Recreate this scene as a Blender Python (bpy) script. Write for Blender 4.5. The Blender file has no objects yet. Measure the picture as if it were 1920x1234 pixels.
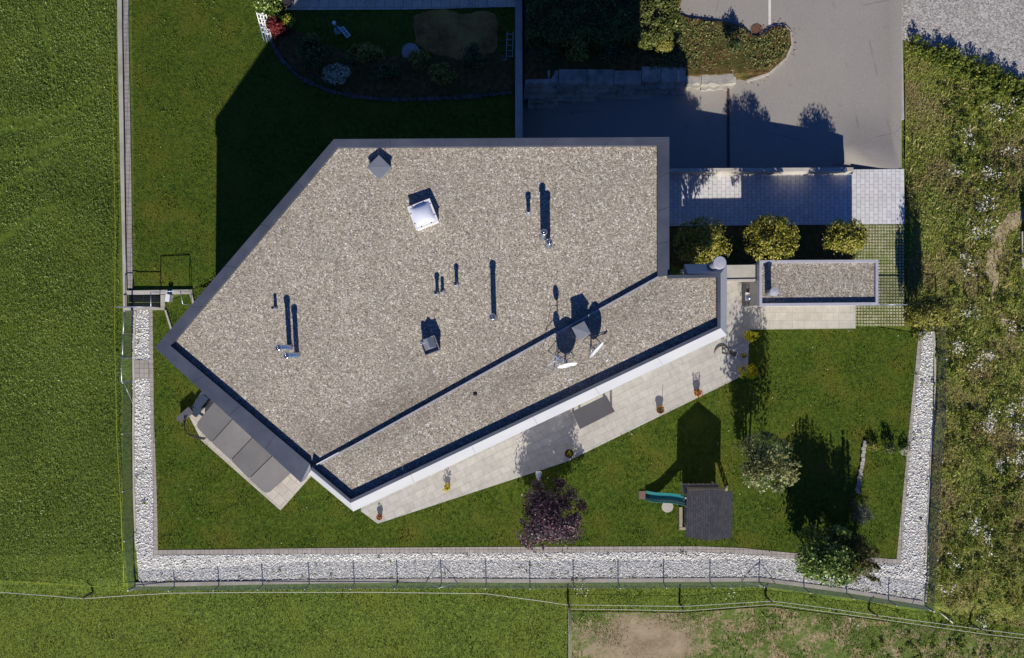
import bpy, math, random
import numpy as np
from mathutils import Vector
from mathutils.geometry import delaunay_2d_cdt

random.seed(7)
RNG = np.random.default_rng(11)
S = bpy.context.scene
COL = S.collection

# ------------------------------------------------------------------ camera, world, sun, exposure
H, F = 40.0, 1450.0          # camera height (m), focal length in photo pixels (photo is 1920 wide)
NX, NY = 985.0, 630.0        # photo pixel straight below the camera
cam_d = bpy.data.cameras.new('camera')
cam = bpy.data.objects.new('camera', cam_d)
COL.objects.link(cam)
cam.location = (0, 0, H)
cam_d.sensor_width = 36.0
cam_d.lens = F / 1920 * 36.0
cam_d.shift_x = -(NX - 960) / 1920
cam_d.shift_y = (NY - 617) / 1920
cam_d.clip_end = 2000
S.camera = cam

SUN_TAN, SUN_AZ = 0.60, -0.022      # tan(elevation); shadows lean this much in x per metre of +y
el = math.atan(SUN_TAN)
w = bpy.data.worlds.new('World'); S.world = w; w.use_nodes = True
nt = w.node_tree; nt.nodes.clear()
sky = nt.nodes.new('ShaderNodeTexSky'); sky.sky_type = 'NISHITA'; sky.sun_disc = False
sky.sun_elevation = el; sky.sun_rotation = math.radians(180) + math.atan(-SUN_AZ)
sky.air_density = 1.0; sky.dust_density = 0.0; sky.ozone_density = 6.0; sky.altitude = 1500
bg = nt.nodes.new('ShaderNodeBackground'); bg.inputs[1].default_value = 0.058
wo = nt.nodes.new('ShaderNodeOutputWorld')
tint = nt.nodes.new('ShaderNodeMix'); tint.data_type = 'RGBA'; tint.blend_type = 'MULTIPLY'; tint.inputs[0].default_value = 1; tint.inputs[7].default_value = (.58, .84, 1.34, 1)   # deep clear blue sky
nt.links.new(sky.outputs[0], tint.inputs[6]); nt.links.new(tint.outputs[2], bg.inputs[0]); nt.links.new(bg.outputs[0], wo.inputs[0])
sd = bpy.data.lights.new('sun', 'SUN'); sd.energy = 5.0; sd.angle = math.radians(0.5); sd.color = (1, .94, .83)
so = bpy.data.objects.new('sun', sd); COL.objects.link(so)
so.rotation_euler = Vector((SUN_AZ, 1, -SUN_TAN)).to_track_quat('-Z', 'Y').to_euler()
so.location = (0, -30, 60)
S.view_settings.view_transform = 'Standard'; S.view_settings.look = 'None'
S.view_settings.exposure = 0.3; S.view_settings.gamma = 1
S.cycles.max_bounces = 6; S.cycles.transparent_max_bounces = 8

# ------------------------------------------------------------------ terrain height
def zg(X, Y):
    X = np.asarray(X, float); Y = np.asarray(Y, float)
    zs = np.interp(Y + np.clip(X - 12.4, 0, 9.5) * .145, [-160, -40, -18, -13.1, -12.85, -11.35], [-14, -6, -1.9, -.62, -.26, 0])
    zn = np.interp(Y, [3.5, 12, 17.6, 30, 160], [0, -.65, -1.25, -2.6, -8])
    ze = np.interp(Y, [6, 10, 40, 160], [0, -.5, -1.0, -2])
    return np.where(Y < 2, zs, np.where(X < 4, zn, ze))
def zd(X, Y):   # driveway
    X = np.asarray(X, float); Y = np.asarray(Y, float)
    ss = lambda v, a, b: (lambda q: q * q * (3 - 2 * q))(np.clip((v - a) / (b - a), 0, 1))
    z = np.interp(X, [-.3, 9.6, 16, 19.6, 40], [-2.6, -1.25, -.45, -.35, -.35])
    z = z + (np.interp(X, [-.3, 8, 11, 16], [-.62, -.72, -.84, -.44]) - z) * ss(Y, 13.3, 15.2) * ss(X, 6.5, 8)      # parking level north of the bank
    return z + (.03 - z) * ss(X, 16.7, 17.1) * (1 - ss(Y, 8.9, 11.5))                                              # meets the paved path flush
def zh(X, Y):   # hedge garden north of the driveway
    return np.interp(np.asarray(X, float), [-.3, 8, 11, 16], [-.5, -.6, -.72, -.32]) + 0 * np.asarray(Y, float)
def U(px, py, z):      # a photo pixel at a known height -> world
    k = (H - z) / F
    return ((px - NX) * k, (NY - py) * k, z)
def G(px, py, fn=zg):  # a photo pixel on the ground -> world
    z = 0.0
    for _ in range(8):
        x, y, _z = U(px, py, z); z = float(fn(x, y))
    return (x, y, z)
RS = .12               # the main roof falls this much per metre towards the south
def UR(px, py, c):     # a photo pixel on the tilted roof plane z = c + RS*y
    a = (NY - py) / F; z = (c + RS * a * H) / (1 + RS * a); return U(px, py, z)
def URP(pts, c): return [UR(a, b, c)[:2] for a, b in pts]
def RP(c): return lambda x, y: c + RS * y
def GP(pts, fn=zg): return [G(a, b, fn)[:2] for a, b in pts]
def UP(pts, z): return [U(a, b, z)[:2] for a, b in pts]

# ------------------------------------------------------------------ materials
def new_mat(name):
    m = bpy.data.materials.new(name); m.use_nodes = True
    t = m.node_tree; t.nodes.clear()
    out = t.nodes.new('ShaderNodeOutputMaterial'); b = t.nodes.new('ShaderNodeBsdfPrincipled')
    t.links.new(b.outputs[0], out.inputs[0])
    b.inputs['Specular IOR Level'].default_value = .25
    return m, t, b, out
def c4(c): return (c[0], c[1], c[2], 1)
def coords(t, rot=0, scale=(1, 1, 1)):
    tc = t.nodes.new('ShaderNodeTexCoord'); mp = t.nodes.new('ShaderNodeMapping')
    t.links.new(tc.outputs['Object'], mp.inputs[0])
    mp.inputs['Rotation'].default_value = (0, 0, rot); mp.inputs['Scale'].default_value = scale
    return mp.outputs[0]
def noise(t, vec, scale, detail=4, rough=.6):
    n = t.nodes.new('ShaderNodeTexNoise'); n.inputs['Scale'].default_value = scale
    n.inputs['Detail'].default_value = detail; n.inputs['Roughness'].default_value = rough
    if vec is not None: t.links.new(vec, n.inputs['Vector'])
    return n.outputs['Fac']
def ramp(t, fac, stops, interp='LINEAR'):
    r = t.nodes.new('ShaderNodeValToRGB'); r.color_ramp.interpolation = interp
    e = r.color_ramp.elements
    while len(e) < len(stops): e.new(.5)
    for i, (p, c) in enumerate(stops):
        e[i].position = p; e[i].color = c4(c) if len(c) == 3 else c
    t.links.new(fac, r.inputs[0]); return r.outputs[0]
def mix(t, fac, a, b, mode='MIX'):
    m = t.nodes.new('ShaderNodeMix'); m.data_type = 'RGBA'; m.blend_type = mode
    for s, v in ((0, fac), (6, a), (7, b)):
        if isinstance(v, (int, float)): m.inputs[s].default_value = v
        elif isinstance(v, tuple): m.inputs[s].default_value = c4(v)
        else: t.links.new(v, m.inputs[s])
    return m.outputs[2]
def bump(t, b, h, strength, dist):
    n = t.nodes.new('ShaderNodeBump'); n.inputs['Strength'].default_value = strength; n.inputs['Distance'].default_value = dist
    t.links.new(h, n.inputs['Height']); t.links.new(n.outputs[0], b.inputs['Normal'])
def voronoi(t, vec, scale, feat='F1'):
    v = t.nodes.new('ShaderNodeTexVoronoi'); v.feature = feat; v.inputs['Scale'].default_value = scale
    t.links.new(vec, v.inputs['Vector']); return v
def sep(t, col, ch=0):
    s = t.nodes.new('ShaderNodeSeparateColor'); t.links.new(col, s.inputs[0]); return s.outputs[ch]

def M_noise(name, c1, c2, scale=5., c3=None, scale3=.5, lo=.35, hi=.65, lo3=.45, hi3=.7, rough=.85, bs=0, bscale=30., bd=.02, spec=.25, metal=0):
    m, t, b, o = new_mat(name)
    v = coords(t)
    col = ramp(t, noise(t, v, scale, 5), [(lo, c1), (hi, c2)])
    if c3 is not None:
        f = ramp(t, noise(t, v, scale3, 3), [(lo3, (0, 0, 0)), (hi3, (1, 1, 1))])
        col = mix(t, f, col, c3)
    t.links.new(col, b.inputs['Base Color'])
    b.inputs['Roughness'].default_value = rough; b.inputs['Specular IOR Level'].default_value = spec
    b.inputs['Metallic'].default_value = metal
    if bs: bump(t, b, noise(t, v, bscale, 5), bs, bd)
    return m

def M_gravel(name, stops, scale, tint=None, tscale=.6, tl=.5, th=.75, bs=.9, bd=.03, stains=None):
    m, t, b, o = new_mat(name)
    v = coords(t)
    vo = voronoi(t, v, scale)
    col = ramp(t, sep(t, vo.outputs['Color']), stops)
    v2 = voronoi(t, v, scale * .47)
    col = mix(t, .22, col, ramp(t, sep(t, v2.outputs['Color'], 1), stops))
    if tint is not None:
        f = ramp(t, noise(t, v, tscale, 5, .65), [(tl, (0, 0, 0)), (th, (1, 1, 1))])
        col = mix(t, f, col, mix(t, .55, col, tint))
    if stains:
        for cx, cy, rx, ry, rot in stains:
            mp = t.nodes.new('ShaderNodeMapping'); mp.vector_type = 'TEXTURE'; tc = t.nodes.new('ShaderNodeTexCoord')
            t.links.new(tc.outputs['Object'], mp.inputs[0]); mp.inputs['Location'].default_value = (cx, cy, 5.5); mp.inputs['Rotation'].default_value = (0, 0, rot); mp.inputs['Scale'].default_value = (rx, ry, 4)
            ln = t.nodes.new('ShaderNodeVectorMath'); ln.operation = 'LENGTH'; t.links.new(mp.outputs[0], ln.inputs[0])
            ad = t.nodes.new('ShaderNodeMath'); ad.operation = 'MULTIPLY_ADD'; t.links.new(noise(t, v, 1.6, 6, .75), ad.inputs[0]); ad.inputs[1].default_value = 1.5; t.links.new(ln.outputs['Value'], ad.inputs[2])
            hf = t.nodes.new('ShaderNodeMath'); hf.operation = 'MULTIPLY'; hf.inputs[1].default_value = .5; t.links.new(ad.outputs[0], hf.inputs[0])
            col = mix(t, ramp(t, hf.outputs[0], [(.42, (.5, .5, .5)), (.95, (0, 0, 0))]), col, mix(t, .75, col, (.11, .09, .075)))
    t.links.new(col, b.inputs['Base Color']); b.inputs['Roughness'].default_value = .9
    inv = t.nodes.new('ShaderNodeMath'); inv.operation = 'SUBTRACT'; inv.inputs[0].default_value = 1
    t.links.new(vo.outputs['Distance'], inv.inputs[1]); bump(t, b, inv.outputs[0], bs, bd)
    return m

def M_paver(name, c1, c2, mortar, bw, bh, rot=0, ms=.012, off=.5, rough=.8, dirt=None):
    m, t, b, o = new_mat(name)
    v = coords(t, rot)
    br = t.nodes.new('ShaderNodeTexBrick'); t.links.new(v, br.inputs['Vector'])
    br.offset = off; br.inputs['Scale'].default_value = 1
    br.inputs['Brick Width'].default_value = bw; br.inputs['Row Height'].default_value = bh
    br.inputs['Mortar Size'].default_value = ms; br.inputs['Mortar Smooth'].default_value = .2
    br.inputs['Color1'].default_value = c4(c1); br.inputs['Color2'].default_value = c4(c2); br.inputs['Mortar'].default_value = c4(mortar)
    n = noise(t, v, 3.0, 6, .7)
    col = mix(t, .35, br.outputs['Color'], ramp(t, n, [(.3, (.35, .35, .35)), (.7, (.75, .75, .75))]), 'OVERLAY')
    if dirt is not None:
        f = ramp(t, noise(t, v, .9, 5, .7), [(.5, (0, 0, 0)), (.8, (.6, .6, .6))]); col = mix(t, f, col, dirt)
    t.links.new(col, b.inputs['Base Color']); b.inputs['Roughness'].default_value = rough
    bump(t, b, br.outputs['Fac'], -.5, .01)
    return m

def M_leaf(name, stops, trans=.3, rough=.55, patch=None, pscale=.8):
    m, t, b, o = new_mat(name)
    g = t.nodes.new('ShaderNodeNewGeometry')
    col = ramp(t, g.outputs['Random Per Island'], stops)
    if patch is not None:
        f = ramp(t, noise(t, coords(t), pscale, 4, .65), [(.42, (0, 0, 0)), (.62, (1, 1, 1))])
        col = mix(t, f, col, mix(t, .6, col, patch))
    t.links.new(col, b.inputs['Base Color']); b.inputs['Roughness'].default_value = rough
    tr = t.nodes.new('ShaderNodeBsdfTranslucent'); t.links.new(col, tr.inputs[0])
    ms = t.nodes.new('ShaderNodeMixShader'); ms.inputs[0].default_value = trans
    t.links.new(b.outputs[0], ms.inputs[1]); t.links.new(tr.outputs[0], ms.inputs[2]); t.links.new(ms.outputs[0], o.inputs[0])
    return m
def M_plain(name, c, rough=.6, metal=0, spec=.4, var=.12):
    m, t, b, o = new_mat(name)
    v = coords(t)
    a = tuple(x * (1 - var) for x in c); d = tuple(min(1, x * (1 + var)) for x in c)
    t.links.new(ramp(t, noise(t, v, 4, 6, .7), [(.3, a), (.7, d)]), b.inputs['Base Color'])
    b.inputs['Roughness'].default_value = rough; b.inputs['Metallic'].default_value = metal; b.inputs['Specular IOR Level'].default_value = spec
    return m

MT = {}
# grounds
MT['field'] = M_noise('field_soil', (.05, .085, .013), (.13, .185, .03), 5, (.12, .15, .022), .3, bs=.6, bscale=14, bd=.06, spec=.05)
MT['meadow_e'] = M_noise('rough_meadow_soil', (.11, .145, .025), (.25, .25, .07), 2.2, (.20, .165, .085), .45, lo3=.5, hi3=.68, bs=.7, bscale=9, bd=.08, spec=.05)
MT['lawn'] = M_noise('lawn_turf', (.035, .065, .009), (.09, .135, .017), 5, (.11, .12, .018), .55, bs=.6, bscale=30, bd=.03, spec=.05)
MT['dirt'] = M_noise('bare_dirt', (.19, .145, .095), (.34, .28, .205), 3, (.12, .13, .05), 1.1, lo3=.5, hi3=.62, bs=.5, bscale=20, bd=.03, spec=.05)
m, t, b, o = new_mat('grazed_pasture'); v = coords(t)
green = ramp(t, noise(t, v, 6, 5), [(.35, (.055, .085, .014)), (.65, (.11, .15, .03))])
dirt = mix(t, ramp(t, noise(t, v, .9, 4), [(.4, (0, 0, 0)), (.65, (1, 1, 1))]), ramp(t, noise(t, v, 5, 6, .75), [(.3, (.13, .10, .06)), (.7, (.27, .21, .14))]), (.29, .23, .155))
mp = t.nodes.new('ShaderNodeMapping'); mp.vector_type = 'TEXTURE'; tc = t.nodes.new('ShaderNodeTexCoord'); t.links.new(tc.outputs['Object'], mp.inputs[0])
mp.inputs['Location'].default_value = (6.3, -16.3, -1.4); mp.inputs['Scale'].default_value = (3.6, 1.75, 9)
ln = t.nodes.new('ShaderNodeVectorMath'); ln.operation = 'LENGTH'; t.links.new(mp.outputs[0], ln.inputs[0])
ad = t.nodes.new('ShaderNodeMath'); ad.operation = 'MULTIPLY_ADD'; t.links.new(noise(t, v, 1.7, 8, .8), ad.inputs[0]); ad.inputs[1].default_value = 2.2; t.links.new(ln.outputs['Value'], ad.inputs[2])
m1 = ramp(t, ad.outputs[0], [(1.35, (1, 1, 1)), (2.0, (0, 0, 0))]) if False else None
sc_ = t.nodes.new('ShaderNodeMath'); sc_.operation = 'MULTIPLY'; sc_.inputs[1].default_value = .4; t.links.new(ad.outputs[0], sc_.inputs[0])
m1 = ramp(t, sc_.outputs[0], [(.70, (1, 1, 1)), (.86, (0, 0, 0))])
m2 = ramp(t, noise(t, v, 1.3, 8, .78), [(.49, (0, 0, 0)), (.56, (1, 1, 1))])
col = mix(t, m2, green, ramp(t, noise(t, v, 9, 5), [(.35, (.15, .115, .055)), (.65, (.34, .265, .165))]))
col = mix(t, m1, col, dirt); t.links.new(col, b.inputs['Base Color']); b.inputs['Roughness'].default_value = .95
bump(t, b, noise(t, v, 16, 6, .7), .8, .05); MT['pasture'] = m
MT['paledirt'] = M_noise('pale_worn_earth', (.27, .21, .12), (.46, .38, .25), 3, (.2, .17, .06), 1.6, lo3=.5, hi3=.62, bs=.5, bscale=20, bd=.03, spec=.05)
MT['soil'] = M_noise('bed_soil', (.06, .04, .016), (.17, .11, .042), 4, (.05, .065, .018), .8, bs=.7, bscale=14, bd=.05, spec=.05)
MT['mulch'] = M_noise('dry_bed', (.22, .10, .035), (.38, .19, .065), 2.2, (.46, .27, .08), .5, bs=.7, bscale=16, bd=.04, spec=.05)
m, t, b, o = new_mat('asphalt'); v = coords(t)
col = ramp(t, noise(t, v, .35, 6, .7), [(.3, (.236, .218, .198)), (.7, (.29, .268, .243))])
col = mix(t, .55, col, ramp(t, noise(t, v, 38, 3, .8), [(.3, (.13, .12, .11)), (.5, (.272, .25, .23)), (.72, (.48, .45, .42))]))
ve = voronoi(t, v, .16, 'DISTANCE_TO_EDGE'); ck = ramp(t, ve.outputs['Distance'], [(.0, (1, 1, 1)), (.006, (0, 0, 0))])
ck2 = ramp(t, noise(t, v, .5, 2), [(.5, (0, 0, 0)), (.62, (.5, .5, .5))]); mm = mix(t, 1.0, ck, ck2, 'MULTIPLY'); col = mix(t, mm, col, (.10, .09, .085))
sp = ramp(t, noise(t, v, 1.7, 2, .4), [(.70, (0, 0, 0)), (.78, (.35, .35, .35))]); col = mix(t, sp, col, (.16, .145, .135))
t.links.new(col, b.inputs['Base Color']); b.inputs['Roughness'].default_value = .9; bump(t, b, noise(t, v, 60, 3, .8), .4, .01); MT['asphalt'] = m
MT['lot'] = M_gravel('lot_gravel', [(.05, (.17, .155, .14)), (.5, (.34, .32, .30)), (.95, (.52, .50, .475))], 15, (.25, .23, .19), .6, bs=.6, bd=.02)
MT['roofgravel'] = M_gravel('roof_gravel', [(0, (.09, .078, .066)), (.25, (.20, .175, .145)), (.6, (.325, .285, .235)), (.8, (.40, .345, .26)), (.94, (.50, .47, .42)), (1, (.80, .78, .75))], 24, (.17, .15, .135), .35, .5, .85, bs=.7, bd=.016,
    stains=[(-7.3, -4.2, 3.2, 1.3, .48), (-4.6, -2.8, 3.6, 1.1, .48), (3.6, .75, 2.6, 1.3, .5), (-.6, -1.9, 2.6, .9, .48), (5.4, 2.4, 1.6, .8, .5), (-9.6, -4.2, 1.3, .7, -.66)])
MT['soakgravel'] = M_gravel('soaked_roof_gravel', [(0, (.06, .045, .04)), (.4, (.17, .14, .115)), (.75, (.30, .25, .2)), (1, (.55, .52, .5))], 11)
MT['terrace'] = M_paver('terrace_slabs', (.385, .365, .33), (.44, .42, .38), (.29, .27, .24), .56, .37, rot=-math.atan2(335, 696), ms=.010)
MT['terrace_e'] = M_paver('entry_slabs', (.42, .395, .345), (.465, .44, .385), (.31, .29, .25), .6, .4, ms=.010)
MT['terrace_w'] = M_paver('spa_slabs', (.45, .41, .35), (.49, .45, .39), (.25, .22, .18), .5, .5, rot=math.atan2(240, 275), ms=.010)
MT['path'] = M_paver('pale_block_paving', (.50, .49, .49), (.58, .57, .58), (.22, .21, .21), .34, .225, rot=math.pi / 2, ms=.010)
MT['edging'] = M_paver('edging_blocks', (.30, .27, .245), (.36, .325, .30), (.13, .115, .10), .24, .24, ms=.012, off=0, dirt=(.2, .19, .14))
MT['nbpath'] = M_paver('neighbour_slabs', (.50, .41, .32), (.58, .47, .38), (.2, .16, .12), .5, .5, ms=.012, off=.3)
MT['concrete'] = M_noise('pale_concrete', (.40, .375, .33), (.47, .44, .395), 2.2, (.33, .30, .25), .7, rough=.85, bs=.15, bscale=60, bd=.004)
MT['paver'] = M_noise('mossy_pavers', (.36, .33, .22), (.48, .44, .33), 2.5, (.27, .28, .12), 1.1, rough=.9)
MT['kerb'] = M_noise('kerb_stone', (.32, .305, .29), (.40, .38, .36), 3, rough=.9)
MT['stones'] = None
m, t, b, o = new_mat('white_stones')
g = t.nodes.new('ShaderNodeNewGeometry')
t.links.new(ramp(t, g.outputs['Random Per Island'], [(0, (.24, .23, .21)), (.10, (.48, .47, .44)), (.35, (.64, .63, .60)), (.75, (.72, .71, .68)), (1, (.84, .83, .80))]), b.inputs['Base Color'])
b.inputs['Roughness'].default_value = .8; MT['stones'] = m
MT['stonebed'] = M_noise('stone_bed', (.26, .255, .25), (.5, .49, .485), 14, rough=.9, bs=.6, bscale=12, bd=.05)
MT['rock'] = M_noise('wall_rock', (.22, .205, .185), (.46, .43, .38), 1.4, (.3, .28, .25), .6, bs=.5, bscale=8, bd=.05)
# house
MT['render'] = M_noise('white_render', (.62, .61, .60), (.68, .67, .66), 1.5, rough=.85)
MT['fascia'] = M_noise('white_fascia', (.41, .415, .445), (.445, .45, .475), .8, rough=.5, spec=.3)
MT['coping'] = M_noise('zinc_coping', (.052, .062, .092), (.072, .083, .116), 1.1, (.042, .051, .08), .5, rough=.5, metal=.25, spec=.4)
MT['rim'] = M_plain('pale_rim', (.40, .41, .45), .45, .3)
MT['shedrim'] = M_plain('shed_rim', (.44, .44, .50), .5, .2)
MT['zinc'] = M_noise('zinc_sheet', (.24, .255, .285), (.30, .315, .345), 1.5, rough=.45, metal=.4, spec=.4)
MT['steel'] = M_plain('stainless', (.62, .62, .64), .22, .95)
MT['dark'] = M_plain('dark_metal', (.035, .035, .04), .5)
MT['black'] = M_plain('black_rubber', (.012, .012, .014), .6)
MT['white'] = M_plain('white_paint', (.72, .72, .72), .45, var=.04)
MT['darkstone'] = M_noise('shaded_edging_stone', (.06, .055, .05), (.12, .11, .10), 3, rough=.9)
MT['shade_navy'] = M_plain('shade_toned_plastic', (.03, .045, .075), .55)  # shade over the spa steps, put into their base colour as dark blue
MT['bluepaint'] = M_plain('blue_grey_paint', (.14, .20, .36), .45)
MT['galv'] = M_plain('galvanised_tube', (.42, .46, .52), .4, .5)
MT['wire'] = M_plain('fence_wire', (.10, .135, .13), .6, .2)
MT['wood'] = M_noise('weathered_wood', (.26, .22, .17), (.36, .31, .25), 5, rough=.85)
MT['postwood'] = M_noise('stake_wood', (.10, .065, .04), (.17, .12, .08), 6, rough=.9)
MT['bark'] = M_noise('bark', (.05, .035, .025), (.11, .085, .06), 9, rough=.95, bs=.6, bscale=20)
MT['rubber'] = M_plain('brown_rubber', (.16, .095, .085), .85)
MT['terracotta'] = M_plain('terracotta', (.30, .10, .05), .8)
MT['redpot'] = M_plain('dark_red_pot', (.13, .018, .018), .5)
MT['slate'] = M_paver('felt_shingles', (.044, .044, .053), (.068, .067, .076), (.02, .02, .024), .16, .11, ms=.008, rot=math.pi / 2, rough=.9)
MT['teal'] = M_plain('teal_plastic', (.022, .15, .145), .25, spec=.5)
MT['spa'] = M_noise('spa_cover_vinyl', (.155, .148, .145), (.19, .18, .175), .8, rough=.5, spec=.35)
MT['spaside'] = M_plain('spa_cabinet', (.09, .09, .10), .6)
MT['tabletop'] = M_noise('table_top', (.075, .073, .08), (.085, .083, .09), 1.2, rough=.55)
MT['tape'] = M_plain('white_tape', (.62, .58, .52), .7)
MT['yellow'] = M_plain('yellow_cord', (.34, .36, .02), .6)
MT['rust'] = M_plain('rusty_grate', (.17, .09, .055), .8)
MT['roadpaint'] = M_plain('road_paint', (.62, .58, .54), .8)
MT['brown'] = M_plain('brown_metal', (.10, .075, .05), .5)
MT['plasticwhite'] = M_plain('white_plastic', (.62, .63, .66), .4, var=.03)
m, t, b, o = new_mat('acrylic_dome'); b.inputs['Base Color'].default_value = (.66, .68, .76, 1); b.inputs['Roughness'].default_value = .18
b.inputs['Specular IOR Level'].default_value = .5; b.inputs['Coat Weight'].default_value = .4
t.links.new(ramp(t, noise(t, coords(t), 2, 2), [(.3, (.62, .64, .72)), (.7, (.68, .70, .78))]), b.inputs['Base Color']); MT['dome'] = m
# foliage
MT['blade_lawn'] = M_leaf('lawn_blades', [(0, (.045, .08, .009)), (.45, (.10, .155, .018)), (.85, (.17, .225, .038)), (1, (.33, .36, .13))], .25, patch=(.155, .165, .02), pscale=.65)
MT['blade_field'] = M_leaf('field_blades', [(0, (.085, .13, .02)), (.45, (.205, .285, .046)), (.85, (.32, .41, .09)), (1, (.56, .60, .28))], .35, patch=(.10, .15, .03), pscale=.22)
MT['blade_south'] = M_leaf('south_field_blades', [(0, (.07, .095, .016)), (.45, (.16, .20, .034)), (.85, (.25, .28, .07)), (1, (.46, .45, .22))], .3, patch=(.17, .155, .035), pscale=.4)
MT['blade_rough'] = M_leaf('rough_blades', [(0, (.12, .175, .025)), (.5, (.27, .35, .05)), (.8, (.42, .40, .11)), (1, (.62, .53, .30))], .35, patch=(.42, .30, .14), pscale=.45)
MT['weed'] = M_leaf('weed_leaves', [(0, (.05, .085, .016)), (.5, (.14, .19, .03)), (.9, (.26, .30, .05)), (1, (.48, .44, .05))], .35)
MT['bloom'] = M_leaf('white_blooms', [(0, (.45, .43, .36)), (1, (.78, .77, .72))], .2)
MT['purple'] = M_leaf('purple_leaves', [(0, (.018, .011, .016)), (.55, (.068, .042, .057)), (.88, (.165, .115, .14)), (1, (.28, .09, .10))], .15, .4)
MT['ball'] = M_leaf('ball_leaves', [(0, (.07, .08, .008)), (.4, (.19, .195, .022)), (.75, (.36, .33, .05)), (1, (.56, .47, .14))], .25, .4)
MT['varieg'] = M_leaf('variegated_leaves', [(0, (.03, .05, .02)), (.55, (.09, .15, .05)), (.85, (.22, .26, .11)), (1, (.46, .44, .24))], .2, .45, patch=(.34, .27, .08), pscale=.6)
MT['glossy'] = M_leaf('glossy_leaves', [(0, (.025, .055, .010)), (.5, (.09, .15, .024)), (.88, (.24, .34, .06)), (1, (.55, .58, .28))], .2, .35)
MT['willow'] = M_leaf('willow_leaves', [(0, (.04, .05, .01)), (.5, (.10, .11, .025)), (1, (.22, .17, .07))], .25)
MT['hedge'] = M_leaf('hedge_leaves', [(0, (.025, .045, .008)), (.5, (.085, .115, .02)), (.9, (.17, .19, .05)), (1, (.30, .29, .10))], .2, patch=(.12, .13, .03))
MT['shrubdk'] = M_leaf('dark_shrub_leaves', [(0, (.02, .04, .012)), (.6, (.06, .09, .025)), (1, (.16, .18, .06))], .2)
MT['shrubol'] = M_leaf('olive_shrub_leaves', [(0, (.08, .085, .014)), (.6, (.20, .20, .035)), (1, (.38, .34, .08))], .2)
MT['shrubyl'] = M_leaf('yellow_green_leaves', [(0, (.12, .14, .01)), (.6, (.30, .32, .03)), (1, (.55, .52, .08))], .25)
MT['silver'] = M_leaf('silver_leaves', [(0, (.18, .18, .12)), (.6, (.42, .41, .30)), (1, (.75, .72, .6))], .2)
MT['redleaf'] = M_leaf('red_leaves', [(0, (.07, .008, .012)), (.6, (.17, .02, .025)), (1, (.28, .06, .05))], .25)
MT['petalyel'] = M_leaf('yellow_petals', [(0, (.12, .17, .01)), (.3, (.52, .48, .01)), (1, (.85, .74, .02))], .4)
MT['petalmix'] = M_leaf('red_yellow_petals', [(0, (.06, .10, .01)), (.35, (.38, .03, .05)), (.6, (.5, .04, .12)), (.7, (.62, .38, .01)), (1, (.75, .6, .03))], .2)
MT['twig'] = M_leaf('dry_twigs', [(0, (.05, .06, .07)), (1, (.16, .15, .13))], .1)
MT['litter'] = M_leaf('dry_litter', [(0, (.12, .06, .03)), (.6, (.28, .16, .08)), (1, (.45, .32, .16))], .1)
MT['ivy'] = M_leaf('groundcover_leaves', [(0, (.05, .08, .02)), (.5, (.12, .165, .045)), (.85, (.28, .32, .12)), (1, (.46, .44, .24))], .3, patch=(.22, .25, .08), pscale=1.1)

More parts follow.
